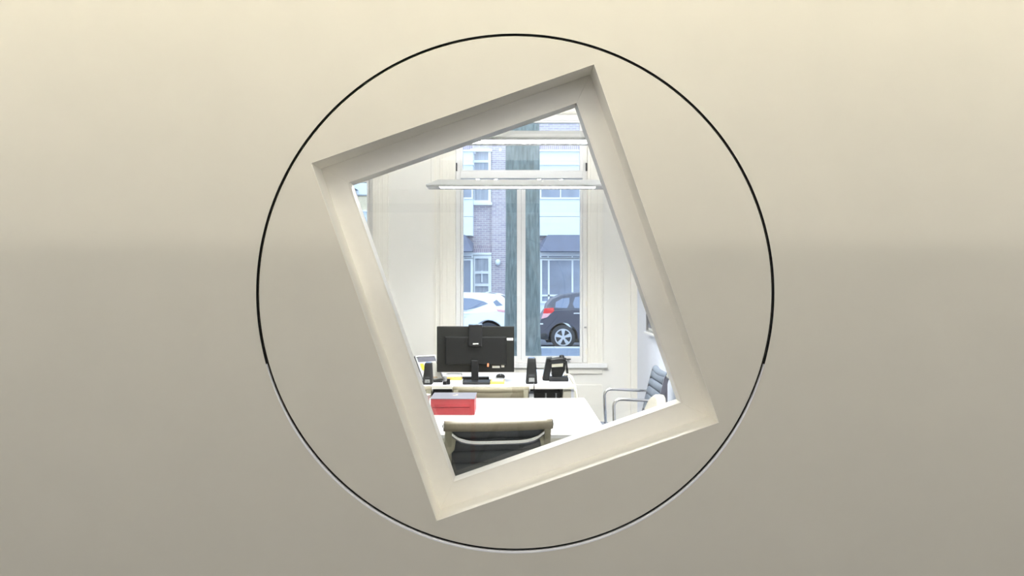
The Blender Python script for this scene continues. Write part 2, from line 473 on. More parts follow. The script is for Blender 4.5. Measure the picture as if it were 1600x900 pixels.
# tripod standing under the lens: its legs show as a reflection low in the glass
tr = thing('tripod', 'black tripod under the lens, mirrored low in the tilted glass', 'tripod', (0.036, 0, 0), world=True)
ap = Vector((0.036, -0.02, 0.72))
MB().tube([ap + Vector((0,0,-0.08)), ap + Vector((0,0,0.56))], 0.013, 10).build('centre_column', M['black_matt'], tr)
MB().lathe([(0.03,0),(0.036,0.02),(0.036,0.05),(0.02,0.07)], (ap.x, ap.y, ap.z-0.03), 'z', 16).build('spider', M['black_matt'], tr)
MB().lathe([(0.022,0),(0.03,0.01),(0.03,0.03),(0.02,0.04)], (ap.x, ap.y, 1.28), 'z', 16).build('head', M['black_matt'], tr)
for foot in ((-0.37, 0.0, 0.0), (0.09, 0.42, 0.0), (0.46, -0.12, 0.0)):
    f = Vector(foot); leg = MB().tube([ap, ap.lerp(f, 0.5)], 0.017, 8); leg.tube([ap.lerp(f, 0.5), f + Vector((0,0,0.01))], 0.013, 8)
    l = leg.build('leg', M['black_matt'], tr)
    sub('foot', MB().lathe([(0.016,0),(0.018,0.02),(0.012,0.03)], (f.x, f.y, 0), 'z', 10), M['black'], l)
rp = thing('pole_stand', 'slim red pole on a round foot, mirrored red in the glass', 'stand', (-0.268, -0.35, 0), world=True)
MB().tube([(-0.268,-0.35,0.015),(-0.268,-0.35,0.60)], 0.016, 12).build('pole', M['red'], rp)
MB().lathe([(0.11,0),(0.11,0.008),(0.03,0.02)], (-0.268,-0.35,0), 'z', 24).build('foot', M['red'], rp)

# ================================================================== OFFICE SHELL
YB = 7.10                                    # inner face of the street wall
SB = YB / F
XR = (995 - 800) * SB; XL = -2.9
wx0, wx1 = (712-800)*SB, (918-800)*SB        # window opening
wz0, wz1 = EYE-(567-450)*SB, EYE-(178-450)*SB
DX2 = (583-800)*SB - wx1
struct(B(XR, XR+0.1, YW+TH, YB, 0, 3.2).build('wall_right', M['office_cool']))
struct(B(XL-0.1, XL, YW+TH, YB, 0, 3.2).build('wall_left', M['office_white']))
mb = MB(); y0, y1 = YB, YB+0.3
mb.box(XL-0.1, XR+0.1, y0, y1, 0, wz0); mb.box(XL-0.1, XR+0.1, y0, y1, wz1, 3.2)
mb.box(XL-0.1, wx0+DX2, y0, y1, wz0, wz1); mb.box(wx1+DX2, wx0, y0, y1, wz0, wz1); mb.box(wx1, XR+0.1, y0, y1, wz0, wz1)
struct(mb.build('wall_street', M['office_white']))
struct(B(XL, XR, YB-0.015, YB, 0, 0.14).build('baseboard_street', M['trim_cream']))
struct(B(XR-0.015, XR, YW+TH, YB-0.015, 0, 0.14).build('baseboard_right', M['trim_cream']))

def make_window(name, dx):
    w = structure(name, (dx + (wx0+wx1)/2, YB, wz0))
    X = lambda u: (u-800)*SB + dx
    Z = lambda v: EYE-(v-450)*SB
    a, b = wx0+dx, wx1+dx
    yf, yb_ = YB+0.035, YB+0.11
    P = M['window_paint']
    B(a, X(719), yf, yb_, wz0, wz1).build('jamb', P, w, bevel=0.003)
    B(X(911), b, yf, yb_, wz0, wz1).build('jamb', P, w, bevel=0.003)
    B(X(719), X(911), yf, yb_, Z(187), wz1).build('head_rail', P, w, bevel=0.003)
    B(X(719), X(911), yf-0.012, yb_, Z(278), Z(266.5)).build('transom', P, w, bevel=0.004)
    # upper light
    u = MB(); y_ = yf+0.012
    for q in ((X(719),X(722.5),Z(266.5),Z(187)), (X(906.5),X(911),Z(266.5),Z(187)), (X(722.5),X(906.5),Z(190),Z(187)), (X(722.5),X(906.5),Z(266.5),Z(264.5))):
        u.box(q[0], q[1], y_, y_+0.045, q[2], q[3])
    s_ = u.build('upper_sash', P, w)
    sub('glass_pane', B(X(722.5), X(906.5), y_+0.02, y_+0.026, Z(264.5), Z(190)), M['window_glass'], s_)
    # two casements meeting at the mullion
    for (l, r, gl, gr) in ((719.5, 814.3, 723.5, 807.8), (814.7, 910.5, 821.2, 907)):
        u = MB(); y_ = yf+0.004
        for q in ((X(l),X(gl),Z(567),Z(279.5)), (X(gr),X(r),Z(567),Z(279.5)), (X(gl),X(gr),Z(284),Z(279.5)), (X(gl),X(gr),Z(567),Z(557.3))):
            u.box(q[0], q[1], y_, y_+0.05, q[2], q[3])
        s_ = u.build('casement', P, w)
        sub('glass_pane', B(X(gl), X(gr), y_+0.022, y_+0.028, Z(557.3), Z(284)), M['window_glass'], s_)
    # ironmongery
    B(X(913.2), X(916.8), yf-0.014, yf, Z(513), Z(510.5)).build('stay_pin', M['steel'], w)
    for v in (545, 470): 
        B(X(915.5), X(918), yf-0.010, yf, Z(v+9), Z(v)).build('hinge', M['trim_cream'], w, bevel=0.002)
    B(X(886), X(890), yf-0.03, yf, Z(565), Z(561)).build('latch', M['steel'], w, bevel=0.002)
    for (l, r) in ((712, 714), (915.5, 918)):
        B(X(l), X(r), yf-0.02, yf, Z(266.5), Z(254)).build('bracket', M['dark_rail'], w)
    # casing round the opening, stepped
    T = M['trim_cream']
    for (l, r) in ((688, 712), (918, 942)):
        c = MB(); c.box(X(l), X(r), YB-0.022, YB, Z(568), Z(160))
        c.box(X(l+4), X(l+11), YB-0.029, YB-0.022, Z(568), Z(164)); c.box(X(l+15), X(l+21), YB-0.026, YB-0.022, Z(568), Z(166))
        c.build('casing', T, w, bevel=0.003)
    B(X(712), X(918), YB-0.022, YB, wz1, Z(160)).build('casing', T, w, bevel=0.003)
    B(X(700), X(930), YB-0.04, YB-0.022, Z(176.5), Z(168)).build('casing', T, w, bevel=0.003)
    B(X(682), X(948.5), YB-0.045, YB+0.035, Z(574.5), wz0).build('sill', M['window_paint'], w, bevel=0.005)
    B(X(689), X(941), YB-0.018, YB, Z(584), Z(574.5)).build('apron', T, w, bevel=0.004)
    B(X(695), X(941), YB-0.010, YB, Z(690), Z(601)).build('apron', T, w, bevel=0.003)
    return w
make_window('window_1', 0.0)
make_window('window_2', DX2)
# shallow corner post beside the right wall, and the panel mould between the windows
struct(B((985-800)*SB, XR, YB-0.03, YB, 0.14, 3.2).build('trim_3', M['trim_cream']))
struct(B((679-800)*SB, (682-800)*SB, YB-0.010, YB, 0.14, 3.2).build('trim_4', M['trim_cream']))

# ================================================================== CHAIRS
def arc_path(ctrl, n=6):
    out = []
    c = [ctrl[0]] + ctrl + [ctrl[-1]]
    for i in range(1, len(c)-2):
        p0, p1, p2, p3 = [Vector(q) for q in c[i-1:i+3]]
        for k in range(n):
            t = k/n
            out.append(tuple(0.5*((2*p1) + (p2-p0)*t + (2*p0-5*p1+4*p2-p3)*t*t + (3*p1-p0-3*p2+p3)*t**3)))
    out.append(tuple(ctrl[-1]))
    return out
def make_chair(label, loc, rz, fabric, roll, rail, lift=0.0, arms=False, wid=0.47, group=None, yoke=0.735):
    c = thing('office_chair', label, 'chair', loc, rz, group)
    L = lift; hw = wid/2; rw = 0.008 if arms else 0.014
    prof = arc_path([(0.235,0.415+L),(0.22,0.448+L),(0.08,0.452+L),(-0.08,0.44+L),(-0.185,0.455+L),(-0.232,0.53+L),(-0.258,0.64+L),(-0.285,0.75+L),(-0.305,0.825+L)], 6)
    # side rails
    for s_ in (-1, 1):
        MB().ribbon([(y, z) for y, z in prof], s_*(hw-0.004)-rw*(1+s_), s_*(hw-0.004)+rw*(1-s_), 0.028 if arms else 0.05).build('side_rail', rail, c, bevel=0.006)
    # quilted pads along the rails, one piece each
    tot = [0]
    for a, b in zip(prof, prof[1:]): tot.append(tot[-1] + math.hypot(b[0]-a[0], b[1]-a[1]))
    def at(t):
        for i in range(len(tot)-1):
            if tot[i+1] >= t:
                q = (t-tot[i])/(tot[i+1]-tot[i]); a, b = prof[i], prof[i+1]
                d = Vector((b[0]-a[0], b[1]-a[1])).normalized()
                return (a[0]+(b[0]-a[0])*q, a[1]+(b[1]-a[1])*q, -d.y, d.x)
        a, b = prof[-2], prof[-1]; d = Vector((b[0]-a[0], b[1]-a[1])).normalized()
        return (b[0], b[1], -d.y, d.x)
    NP = 15; step = (tot[-1]-0.012)/NP
    for k in range(NP):
        m_ = MB(); top = []; bot = []
        for j in range(7):
            t = 0.006 + step*(k + j/6.0)
            y, z, ny, nz = at(t)
            bul = 0.006 + 0.011*math.sqrt(max(0, 1-((j-3)/3.0)**2))
            top.append((y-ny*bul, z-nz*bul)); bot.append((y+ny*bul*0.9, z+nz*bul*0.9))
        poly = top + bot[::-1]
        m_.prism(poly, -hw+0.018, hw-0.018, axis='x', smooth=True)
        m_.build('seat_pad' if k < 6 else 'back_pad', fabric, c)
    # rolls at the top and the front edge
    ty, tz = prof[-1]
    def rollmesh(y, z, r, sag):
        pts = []
        for j in range(13):
            q = -1 + j/6.0
            pts.append((q*(hw+0.002), y + 0.010*(1-q*q)*sag, z - 0.007*(1-q*q)*sag))
        return MB().tube(pts, r, 16)
    MB.tube  # (plain tube; rolls are stuffed cylinders)
    tr_ = rollmesh(ty-0.012, tz+0.002, 0.023, 1).build('top_roll', roll, c)
    fr_ = rollmesh(0.236, 0.42+L, 0.018, 0).build('front_roll', roll, c)
    for s_ in (-1, 1):
        sub('roll_cap', MB().lathe([(0.021,0),(0.021,0.002*s_),(0.012,0.004*s_)], (s_*(hw+0.002), ty-0.012, tz+0.002), 'x', 16), M['chrome'], tr_)
        sub('cap_screw', MB().lathe([(0.006,0.003*s_),(0.006,0.006*s_)], (s_*(hw+0.002), ty-0.012, tz+0.002), 'x', 10), M['dark_rail'], tr_)
    # curved back yoke joining the two rails behind the back
    zt = yoke + L; pts = []
    for j in range(25):
        q = -1 + j/12.0
        dip = 0.052*(1-abs(q)**5.0)
        yb = at(tot[-1]-(0.835+L-(zt-dip)))[0]
        pts.append((q*(hw-0.022), yb-0.022-0.018*(1-q**4), zt-dip+0.03))
    MB().tube(pts, [0.0125 if 2 < j < 22 else 0.009 for j in range(25)], 10).build('back_yoke', M['chrome'], c)
    MB().tube([(-hw+0.02, 0.0, 0.405+L), (hw-0.02, 0.0, 0.405+L)], 0.012, 10).build('seat_yoke', M['chrome'], c)
    # webs where yoke meets rails
    for s_ in (-1, 1):
        sy = at(tot[-1]-0.085)[0]; 
        MB().prism([(s_*(hw-0.006), zt+0.066), (s_*(hw-0.036), zt+0.062), (s_*(hw-0.052), zt+0.0), (s_*(hw-0.044), zt-0.05), (s_*(hw-0.006), zt-0.09)], sy-0.024, sy-0.010).build('yoke_web', rail, c, bevel=0.003)
    if arms:
        for s_ in (-1, 1):
            x = s_*(hw+0.012)
            pts = [(x, -0.262, 0.675+L)]
            for q in range(4): pts.append((x, -0.2+0.06*q, 0.676+L+0.003*q))
            for q in range(1, 7):
                a = math.radians(90-15*q); pts.append((x, -0.012+0.045*math.cos(a), 0.640+L+0.045*math.sin(a)))
            pts += [(x, 0.030, 0.56+L), (x, 0.024, 0.46+L), (x, 0.022, 0.44+L)]
            MB().tube(pts, 0.0095, 10).build('armrest', M['chrome'], c)
    # pedestal
    MB().lathe([(0.028,0.10),(0.028,0.30),(0.022,0.30),(0.022,0.405+L)], (0,0,0), 'z', 16).build('gas_column', M['chrome'], c)
    B(-0.05, 0.05, -0.1, 0.1, 0.385+L, 0.41+L).build('tilt_housing', M['steel'], c, bevel=0.006)
    for k in range(4):
        a = math.pi/4 + k*math.pi/2; d = Vector((math.cos(a), math.sin(a), 0))
        l = MB().tube([d*0.02+Vector((0,0,0.115)), d*0.18+Vector((0,0,0.10)), d*0.32+Vector((0,0,0.07))], [0.022,0.018,0.012], 10).build('base_leg', M['chrome'], c)
        sub('castor', MB().lathe([(0.02,-0.014),(0.028,-0.012),(0.028,0.012),(0.02,0.014)], (d.x*0.31, d.y*0.31, 0.028), 'x', 14), M['black'], l)
    return c
make_chair('dark grey mesh chair with taupe top roll, back turned at near edge of white table', (-0.102, 3.775, 0), math.radians(8), M['mesh_dark'], M['taupe'], M['olive_metal'], lift=-0.015, wid=0.465, yoke=0.772)
make_chair('taupe padded chair between the white table and desk, in front of the monitor', (-0.131, 4.70, 0), math.pi, M['taupe_dull'], M['taupe_dull'], M['olive_metal'], lift=-0.062)
make_chair('taupe padded chair behind the red box, mostly hidden by window frame', (-0.733, 4.70, 0), math.pi, M['taupe_dull'], M['taupe_dull'], M['olive_metal'], lift=-0.062)
make_chair('blue-grey ribbed chair with chrome arms standing against the right wall', (0.668, 5.285, 0), math.radians(90), M['blue_grey'], M['blue_grey'], M['slate'], lift=0.02, arms=True, wid=0.48)

# cream shell chair just in front of the blue-grey one
sc_ = thing('shell_chair', 'cream chair with rounded back in front of the blue-grey ribbed chair', 'chair', (0.53, 4.42, 0), math.radians(90))
def shell_outline(hw, zb, zt, n=10):
    out = [(-hw*0.92, zb)]
    out.append((-hw, zb+0.12))
    for k in range(n+1):
        a = math.pi - math.pi*k/n
        out.append((hw*math.cos(a)*(1.0 if abs(math.cos(a))<.99 else 1), zt-0.16+0.16*math.sin(a)**0.8))
    out.append((hw, zb+0.12)); out.append((hw*0.92, zb))
    return out
mb = MB(); ol = shell_outline(0.185, 0.47, 0.815); nn = len(ol)
def shy(x, z): return -0.19 - (z-0.47)*0.20 + 0.5*x*x
for t in (0, -0.05):
    mb.v += [(x, shy(x, z)+t, z) for x, z in ol]
mb.f = [list(range(nn)), list(range(2*nn-1, nn-1, -1))] + [[i, (i+1) % nn, nn+(i+1) % nn, nn+i] for i in range(nn)]
mb.sm = [False]*len(mb.f)
mb.build('backrest', M['cream_uphol'], sc_, bevel=0.014, segs=3)
B(-0.21, 0.21, -0.2, 0.2, 0.43, 0.48).build('seat', M['cream_uphol'], sc_, bevel=0.02, segs=3)
for sx in (-1, 1):
    for sy in (-1, 1):
        MB().tube([(sx*0.16, sy*0.15, 0.43), (sx*0.2, sy*0.21, 0.0)], 0.011, 10).build('leg', M['chrome'], sc_)

# ================================================================== WHITE TABLE AND WHAT IS ON IT
TZ = 0.74
tx0, tx1, ty0, ty1 = -1.36, 0.435, 3.63, 4.83
tb = thing('conference_table', 'long white table with thin top in the middle of the office', 'table', ((tx0+tx1)/2, (ty0+ty1)/2, 0), world=True)
top = B(tx0, tx1, ty0, ty1, TZ-0.018, TZ).build('tabletop', M['table_white'], tb, bevel=0.002)
sub('edge_band', B(tx0+0.004, tx1-0.004, ty0+0.004, ty1-0.004, TZ-0.036, TZ-0.018), M['table_edge'], top)
for x in (tx0+0.10, tx1-0.18):
    for y in (ty0+0.16, ty1-0.12):
        B(x, x+0.05, y, y+0.05, 0, TZ-0.06).build('leg', M['lamp_metal'], tb, bevel=0.003)
for y in (ty0+0.17, ty1-0.11): B(tx0+0.10, tx1-0.13, y, y+0.03, TZ-0.08, TZ-0.036).build('apron', M['lamp_metal'], tb)
rb = thing('storage_box', 'red box with slate grey lid on the white table', 'box', (-0.309, 4.29, TZ), world=True)
bx0, bx1, by0, by1 = px(673.5, 4.18), px(741, 4.18), 4.18, 4.42
B(bx0, bx1, by0, by1, TZ+0.001, TZ+0.041).build('lower_tray', M['red'], rb, bevel=0.0015)
B(bx0-0.002, bx1+0.001, by0-0.001, by1, TZ+0.0425, TZ+0.083).build('upper_tray', M['red'], rb, bevel=0.0015)
lid = B(bx0-0.006, bx1+0.004, by0-0.002, by1+0.004, TZ+0.083, TZ+0.0865).build('lid', M['slate'], rb, bevel=0.001)
em = MB().box(-0.315, -0.299, 4.295, 4.31, TZ+0.0865, TZ+0.0872).box(-0.301, -0.291, 4.305, 4.345, TZ+0.0865, TZ+0.0872)
sub('emblem', em, M['tan_mark'], lid)
B(bx1-0.026, bx1+0.0015, by0-0.002, by1+0.001, TZ+0.001, TZ+0.0825).build('spine_strip', M['red_deep'], rb)
cup = thing('paper_cup', 'white paper cup at the left edge of window, beside red box', 'cup', (-0.475, 4.36, TZ), world=True)
MB().lathe([(0.022,0.0),(0.032,0.082),(0.034,0.085),(0.031,0.086),(0.029,0.08),(0.02,0.006)], (-0.475, 4.36, TZ), 'z', 24).build('cup_wall', M['paper'], cup)
MB().lathe([(0.0285,0.0),(0.0285,0.001)], (-0.475, 4.36, TZ+0.07), 'z', 24).build('drink', M['cream_plastic'], cup)

# ================================================================== DESK AND WHAT IS ON IT
DZ = 0.72
dx0, dx1, dy0, dy1 = -1.75, 0.430, 5.60, 6.47
dk = thing('desk', 'white office desk below the street window', 'desk', ((dx0+dx1)/2, (dy0+dy1)/2, 0), world=True)
tp = B(dx0, dx1, dy0, dy1, DZ-0.022, DZ).build('desktop', M['desk_white'], dk, bevel=0.002)
sub('edge_strip', B(dx0, dx1, dy0-0.003, dy0, DZ-0.022, DZ-0.001), M['desk_edge'], tp)
B(dx1-0.018, dx1, dy0+0.02, dy1, 0, DZ-0.022).build('side_panel', M['desk_white'], dk)
B(dx0, dx0+0.03, dy0+0.02, dy1, 0, DZ-0.022).build('side_panel', M['desk_white'], dk)
B(dx0+0.03, dx1-0.018, dy1-0.05, dy1-0.03, 0.05, DZ-0.022).build('modesty_panel', M['black_matt'], dk)
ped = B(px(879.5, 5.62), dx1-0.018, dy0+0.02, dy0+0.55, 0.06, DZ-0.022).build('drawer_unit', M['desk_tan'], dk)
for k in range(3):
    dr = sub('drawer_front', B(px(880.5, 5.62), dx1-0.019, dy0+0.012, dy0+0.02, 0.09+0.2*k, 0.275+0.2*k), M['desk_tan'], ped)
pc = thing('computer_tower', 'black computer tower under the desk right of the taupe chair', 'computer', (0.24, 5.85, 0), world=True)
B(0.155, 0.345, 5.70, 6.12, 0.02, 0.665).build('case', M['black'], pc, bevel=0.006)
for u in (853, 869): B(px(u-1.2, 5.69), px(u+1.2, 5.69), 5.692, 5.70, 0.52, pz(614.5, 5.69)).build('trim_strip', M['steel'], pc)
B(0.155, 0.345, 5.694, 5.70, 0.10, 0.12).build('vent', M['black_matt'], pc)
for x in (0.17, 0.31):
    B(x, x+0.02, 5.72, 6.10, 0, 0.02).build('foot', M['black_matt'], pc)
wb = tag(B(px(827, 5.6), px(834.5, 5.6), 5.655, 5.80, 0, pz(616.5, 5.6)).build('paper_carton', M['paper'], bevel=0.002), 'narrow white carton under the desk beside the black computer', 'carton')

# monitor seen from behind
MY = 5.80
mon = thing('monitor', 'large black monitor seen from behind, in front of the window', 'monitor', (px(743, MY), MY, DZ), world=True)
mx0, mx1, mz0, mz1 = px(682.5, MY), px(803.5, MY), pz(581.5, MY), pz(510, MY)
sh = B(mx0, mx1, MY, MY+0.035, mz0, mz1).build('shell', M['bezel'], mon, bevel=0.005)
rib = MB().frustum(((mx0+mx1)/2, 0, 0), (1,1), ((mx0+mx1)/2, 0, 1), (1,1)) 
bb = MB(); xa, xb, za, zb = px(697, MY), px(790.5, MY), pz(568.5, MY), pz(527, MY)
bb.add([(xa-.008,MY,za-.008),(xb+.008,MY,za-.008),(xb+.008,MY,zb+.008),(xa-.008,MY,zb+.008),(xa,MY-.028,za),(xb,MY-.028,za),(xb,MY-.028,zb),(xa,MY-.028,zb)],
       [(0,1,2,3),(4,7,6,5),(0,4,5,1),(1,5,6,2),(2,6,7,3),(3,7,4,0)])
bb.build('back_cover', M['black_matt'], mon, bevel=0.003)
ven = MB()
for k in range(16): ven.box(xa+0.02+0.013*k, xa+0.028+0.013*k, MY-0.0295, MY-0.028, zb-0.03, zb-0.008)
for k in range(12): ven.box(xb-0.02-0.013*k-0.008, xb-0.02-0.013*k, MY-0.0295, MY-0.028, zb-0.03, zb-0.008)
ven.build('vent_grille', M['black'], mon)
B(px(732.5, MY), px(753.5, MY), MY-0.045, MY+0.0, pz(541, MY), pz(507, MY)).build('camera_bracket', M['black'], mon, bevel=0.004)
B(px(732.5, MY), px(753.5, MY), MY-0.040, MY+0.05, pz(509, MY), pz(506.3, MY)).build('webcam', M['blue_gloss'], mon, bevel=0.002)
lb = MB()
for k in range(5): lb.box(px(739+1.75*k, MY-.05), px(740.4+1.75*k, MY-.05), MY-0.0462, MY-0.0445, pz(538.3, MY-.05), pz(536.4, MY-.05))
lb.build('maker_mark', M['label'], mon)
B(px(791.5, MY), px(801.5, MY), MY-0.0015, MY, pz(532, MY), pz(528, MY)).build('sticker', M['label'], mon)
sp = B(px(737, MY), px(748, MY), MY-0.062, MY-0.028, DZ+0.02, pz(562, MY)).build('neck', M['black'], mon, bevel=0.004)
B(px(723, 5.7), px(766, 5.7), 5.665, 5.86, DZ, DZ+0.016).build('base', M['black'], mon, bevel=0.005)
B(px(722, 5.9), px(764, 5.9), 5.87, 5.93, DZ+0.0, DZ+0.03).build('connector_bar', M['black'], mon, bevel=0.004)
stk = MB()
B(px(761, MY-.03), px(764, MY-.03), MY-0.0295, MY-0.028, pz(572.5, MY), pz(567, MY)).build('label', M['orange'], mon)  # this and next two patches paint in a reflection on the glass
B(px(769, MY-.03), px(781, MY-.03), MY-0.0015, MY, pz(575, MY), pz(571.5, MY)).build('label', M['label'], mon)
B(px(783, MY-.03), px(788, MY-.03), MY-0.0015, MY, pz(574, MY), pz(570.5, MY)).build('label', M['label'], mon)

def speaker(label, u0, u1, v0, v1, d):
    x0, x1, z1 = px(u0, d), px(u1, d), pz(v0, d)
    xc, hw, h = (x0+x1)/2, (x1-x0)/2, z1-DZ
    t = thing('desk_speaker', label, 'speaker', (xc, d+0.05, DZ), world=True, group='black desk speakers')
    b = MB().frustum((xc, d+0.055, DZ), (hw, 0.055), (xc+hw*0.05, d+0.075, z1), (hw*0.68, 0.035)).build('cabinet', M['black'], t, bevel=0.008, segs=3)
    g = MB()
    def fy(q): return d + (0.040)*q - 0.0015
    for (q0, q1, nm, m, w) in ((0.45, 0.86, 'grille', M['black_matt'], 0.62), (0.09, 0.24, 'control_plate', M['steel'], 0.5), (0.30, 0.36, 'port', M['dark_rail'], 0.45)):
        p = MB(); za, zb_ = DZ+h*q0, DZ+h*q1; wa = hw*w
        p.add([(xc-wa, fy(q0)-.002, za), (xc+wa, fy(q0)-.002, za), (xc+wa*.92, fy(q1)-.002, zb_), (xc-wa*.92, fy(q1)-.002, zb_),
               (xc-wa, fy(q0)+.004, za), (xc+wa, fy(q0)+.004, za), (xc+wa*.92, fy(q1)+.004, zb_), (xc-wa*.92, fy(q1)+.004, zb_)],
              [(0,1,2,3),(4,7,6,5),(0,4,5,1),(1,5,6,2),(2,6,7,3),(3,7,4,0)])
        pp = p.build(nm, m, t, bevel=0.001)
    MB().lathe([(0.0045,0),(0.0045,-0.004),(0.003,-0.006)], (xc+hw*0.1, d+0.003, DZ+h*0.16), 'y', 12).build('knob', M['chrome'], t)
    B(xc-hw*0.5, xc+hw*0.56, d+0.048, d+0.1, z1-0.001, z1+0.003).build('top_cap', M['blue_gloss'], t, bevel=0.002)
    return t
speaker('black desk speaker left of the monitor, in front of tilted tablet', 659.5, 675.5, 568, 602, 5.66)
speaker('black desk speaker right of the monitor, below the window mullion', 821.5, 840, 560.5, 600, 5.70)
cb = MB().tube([(px(834, 5.69), 5.685, DZ+0.012), (px(834.5, 5.65), 5.65, DZ+0.005), (px(834.5,5.6), 5.600, DZ+0.005), (px(834.5,5.59), 5.590, DZ-0.01), (px(835,5.59), 5.59, 0.58), (px(836,5.6), 5.588, 0.35)], 0.003, 8)
tag(cb.build('speaker_cable', M['black']), 'thin black cable falling over the desk edge below right speaker', 'cable')

# telephone seen from behind on its stand
PD = 5.90
ph = thing('desk_telephone', 'black desk telephone seen from behind near the desk right end', 'telephone', (px(868, PD), PD+0.06, DZ), world=True)
MB().prism([(px(847.5,PD), pz(594,PD)), (px(857.5,PD), pz(594.5,PD)), (px(864,PD), pz(562,PD)), (px(863,PD), pz(559,PD)), (px(854.5,PD), pz(560,PD))], PD+0.0, PD+0.10).build('side_plate', M['black'], ph, bevel=0.004)
B(px(857.5,PD), px(887.5,PD), PD-0.05, PD+0.06, DZ, pz(588.5,PD)).build('foot', M['black'], ph, bevel=0.006)
bod = MB().prism([(px(863,PD), pz(590,PD)), (px(861,PD), pz(568,PD)), (px(884,PD), pz(566,PD)), (px(883,PD), pz(578,PD)), (px(879,PD), pz(587,PD)), (px(874,PD), pz(590,PD))], PD, PD+0.07).build('body', M['black_matt'], ph, bevel=0.006)
hs = [(px(u,PD), PD-0.015, pz(v,PD)) for u, v in ((858,565),(863,563),(870,562),(878,561),(884,562.5))]
MB().tube(hs, [0.016,0.019,0.019,0.019,0.016], 14).build('handset', M['black'], ph)
MB().lathe([(0.018,0),(0.020,0.012),(0.017,0.03),(0.008,0.034)], (px(877.5,PD), PD-0.01, pz(561.5,PD)), 'z', 14).build('knob', M['black'], ph)
MB().prism([(px(883.5,PD), pz(565,PD)), (px(886,PD), pz(564,PD)), (px(889,PD), pz(587,PD)), (px(885.5,PD), pz(588,PD))], PD, PD+0.04).build('side_plate', M['black'], ph, bevel=0.003)
MB().prism([(px(862,PD), pz(573.8,PD)), (px(862,PD), pz(569,PD)), (px(880,PD), pz(567.6,PD)), (px(879.4,PD), pz(572.8,PD))], PD-0.004, PD).build('label_strip', M['cream_plastic'], ph)
MB().tube([(px(885,PD), PD+0.0, pz(561.2,PD)), (px(892,PD), PD-0.005, pz(561.2,PD))], 0.004, 8).build('plug', M['black'], ph)
MB().tube([(px(861.5,PD), PD-0.012, pz(585,PD)), (px(861.5,PD), PD-0.012, pz(580,PD))], 0.003, 8).build('clip', M['steel'], ph)
def cable(name, pts, r, m, label, cat='cable', group=None):
    P_ = [Vector(p) for p in pts]; out = []
    c = [P_[0]] + P_ + [P_[-1]]
    for i in range(1, len(c)-2):
        for k in range(5):
            t = k/5; p0, p1, p2, p3 = c[i-1:i+3]
            out.append(0.5*((2*p1)+(p2-p0)*t+(2*p0-5*p1+4*p2-p3)*t*t+(3*p1-p0-3*p2+p3)*t**3))
    out.append(P_[-1])
    return tag(MB().tube(out, r, 8).build(name, m), label, cat, group)
cable('phone_cable', [(px(882,5.88),5.86,DZ+0.05),(px(888,5.85),5.82,DZ+0.055),(px(894,5.8),5.78,DZ+0.035),(px(899.3,5.75),5.75,DZ-0.03),(px(902,5.7),5.72,0.62),(px(903.5,5.7),5.70,0.45),(px(904,5.7),5.70,0.02)], 0.0055, M['cream_plastic'], 'cream cable looping off the desk end, outer of the two')
cable('phone_cable', [(px(882,5.88),5.90,DZ+0.04),(px(887,5.87),5.88,DZ+0.045),(px(893,5.85),5.85,DZ+0.02),(px(898,5.82),5.84,DZ-0.05),(px(900,5.8),5.82,0.58),(px(900,5.8),5.82,0.02)], 0.0045, M['cream_plastic'], 'cream cable looping off the desk end, inner of the two')

# tilted tablet on the left
tabt = thing('tablet_stand', 'silver framed tablet leaning back behind the left desk speaker', 'tablet', (-0.57, 5.86, DZ), world=True)
b0 = Vector((px(662,5.80), 5.80, DZ+0.012)); bv = Vector((0.138, 0.10, 0)); uv = Vector((-0.080, 0.112, 0.168))
nv = bv.cross(uv).normalized()
if nv.y > 0: nv = -nv
def slab(u0, u1, w0, w1, t0, t1):
    vs_ = []
    for t in (t0, t1):
        for (u, w) in ((u0,w0),(u1,w0),(u1,w1),(u0,w1)): vs_.append(tuple(b0 + bv*u + uv*w + nv*t))
    return MB().add(vs_, [(0,3,2,1),(4,5,6,7),(0,1,5,4),(1,2,6,5),(2,3,7,6),(3,0,4,7)])
slab(0,1,0,1,-0.008,0.0).build('back_plate', M['black_matt'], tabt)
slab(0.07,0.93,0.05,0.74,0,0.0015).build('screen', M['label'], tabt)
slab(0.07,0.93,0.74,0.93,0,0.002).build('screen_bar', M['slate'], tabt)
for q in ((0,0.06,0,1),(0.94,1,0,1),(0.06,0.94,0.94,1),(0.06,0.94,0,0.05)): slab(*q, 0, 0.006).build('frame_bar', M['steel'] if q[2] == 0 and q[3] == 1 else M['lamp_metal'], tabt)
slab(0.3,0.7,0.05,0.12,0.002,0.004).build('button_bar', M['tan_mark'], tabt)
B(px(672,5.75), px(690,5.75), 5.80, 5.93, DZ, DZ+0.012).build('stand_foot', M['black'], tabt, bevel=0.003)
tag(slab(0.10,0.26,0.40,0.66,0.007,0.009).build('sticky_note', M['bright_yellow']), 'bright yellow note stuck on the tablet behind left speaker', 'note')

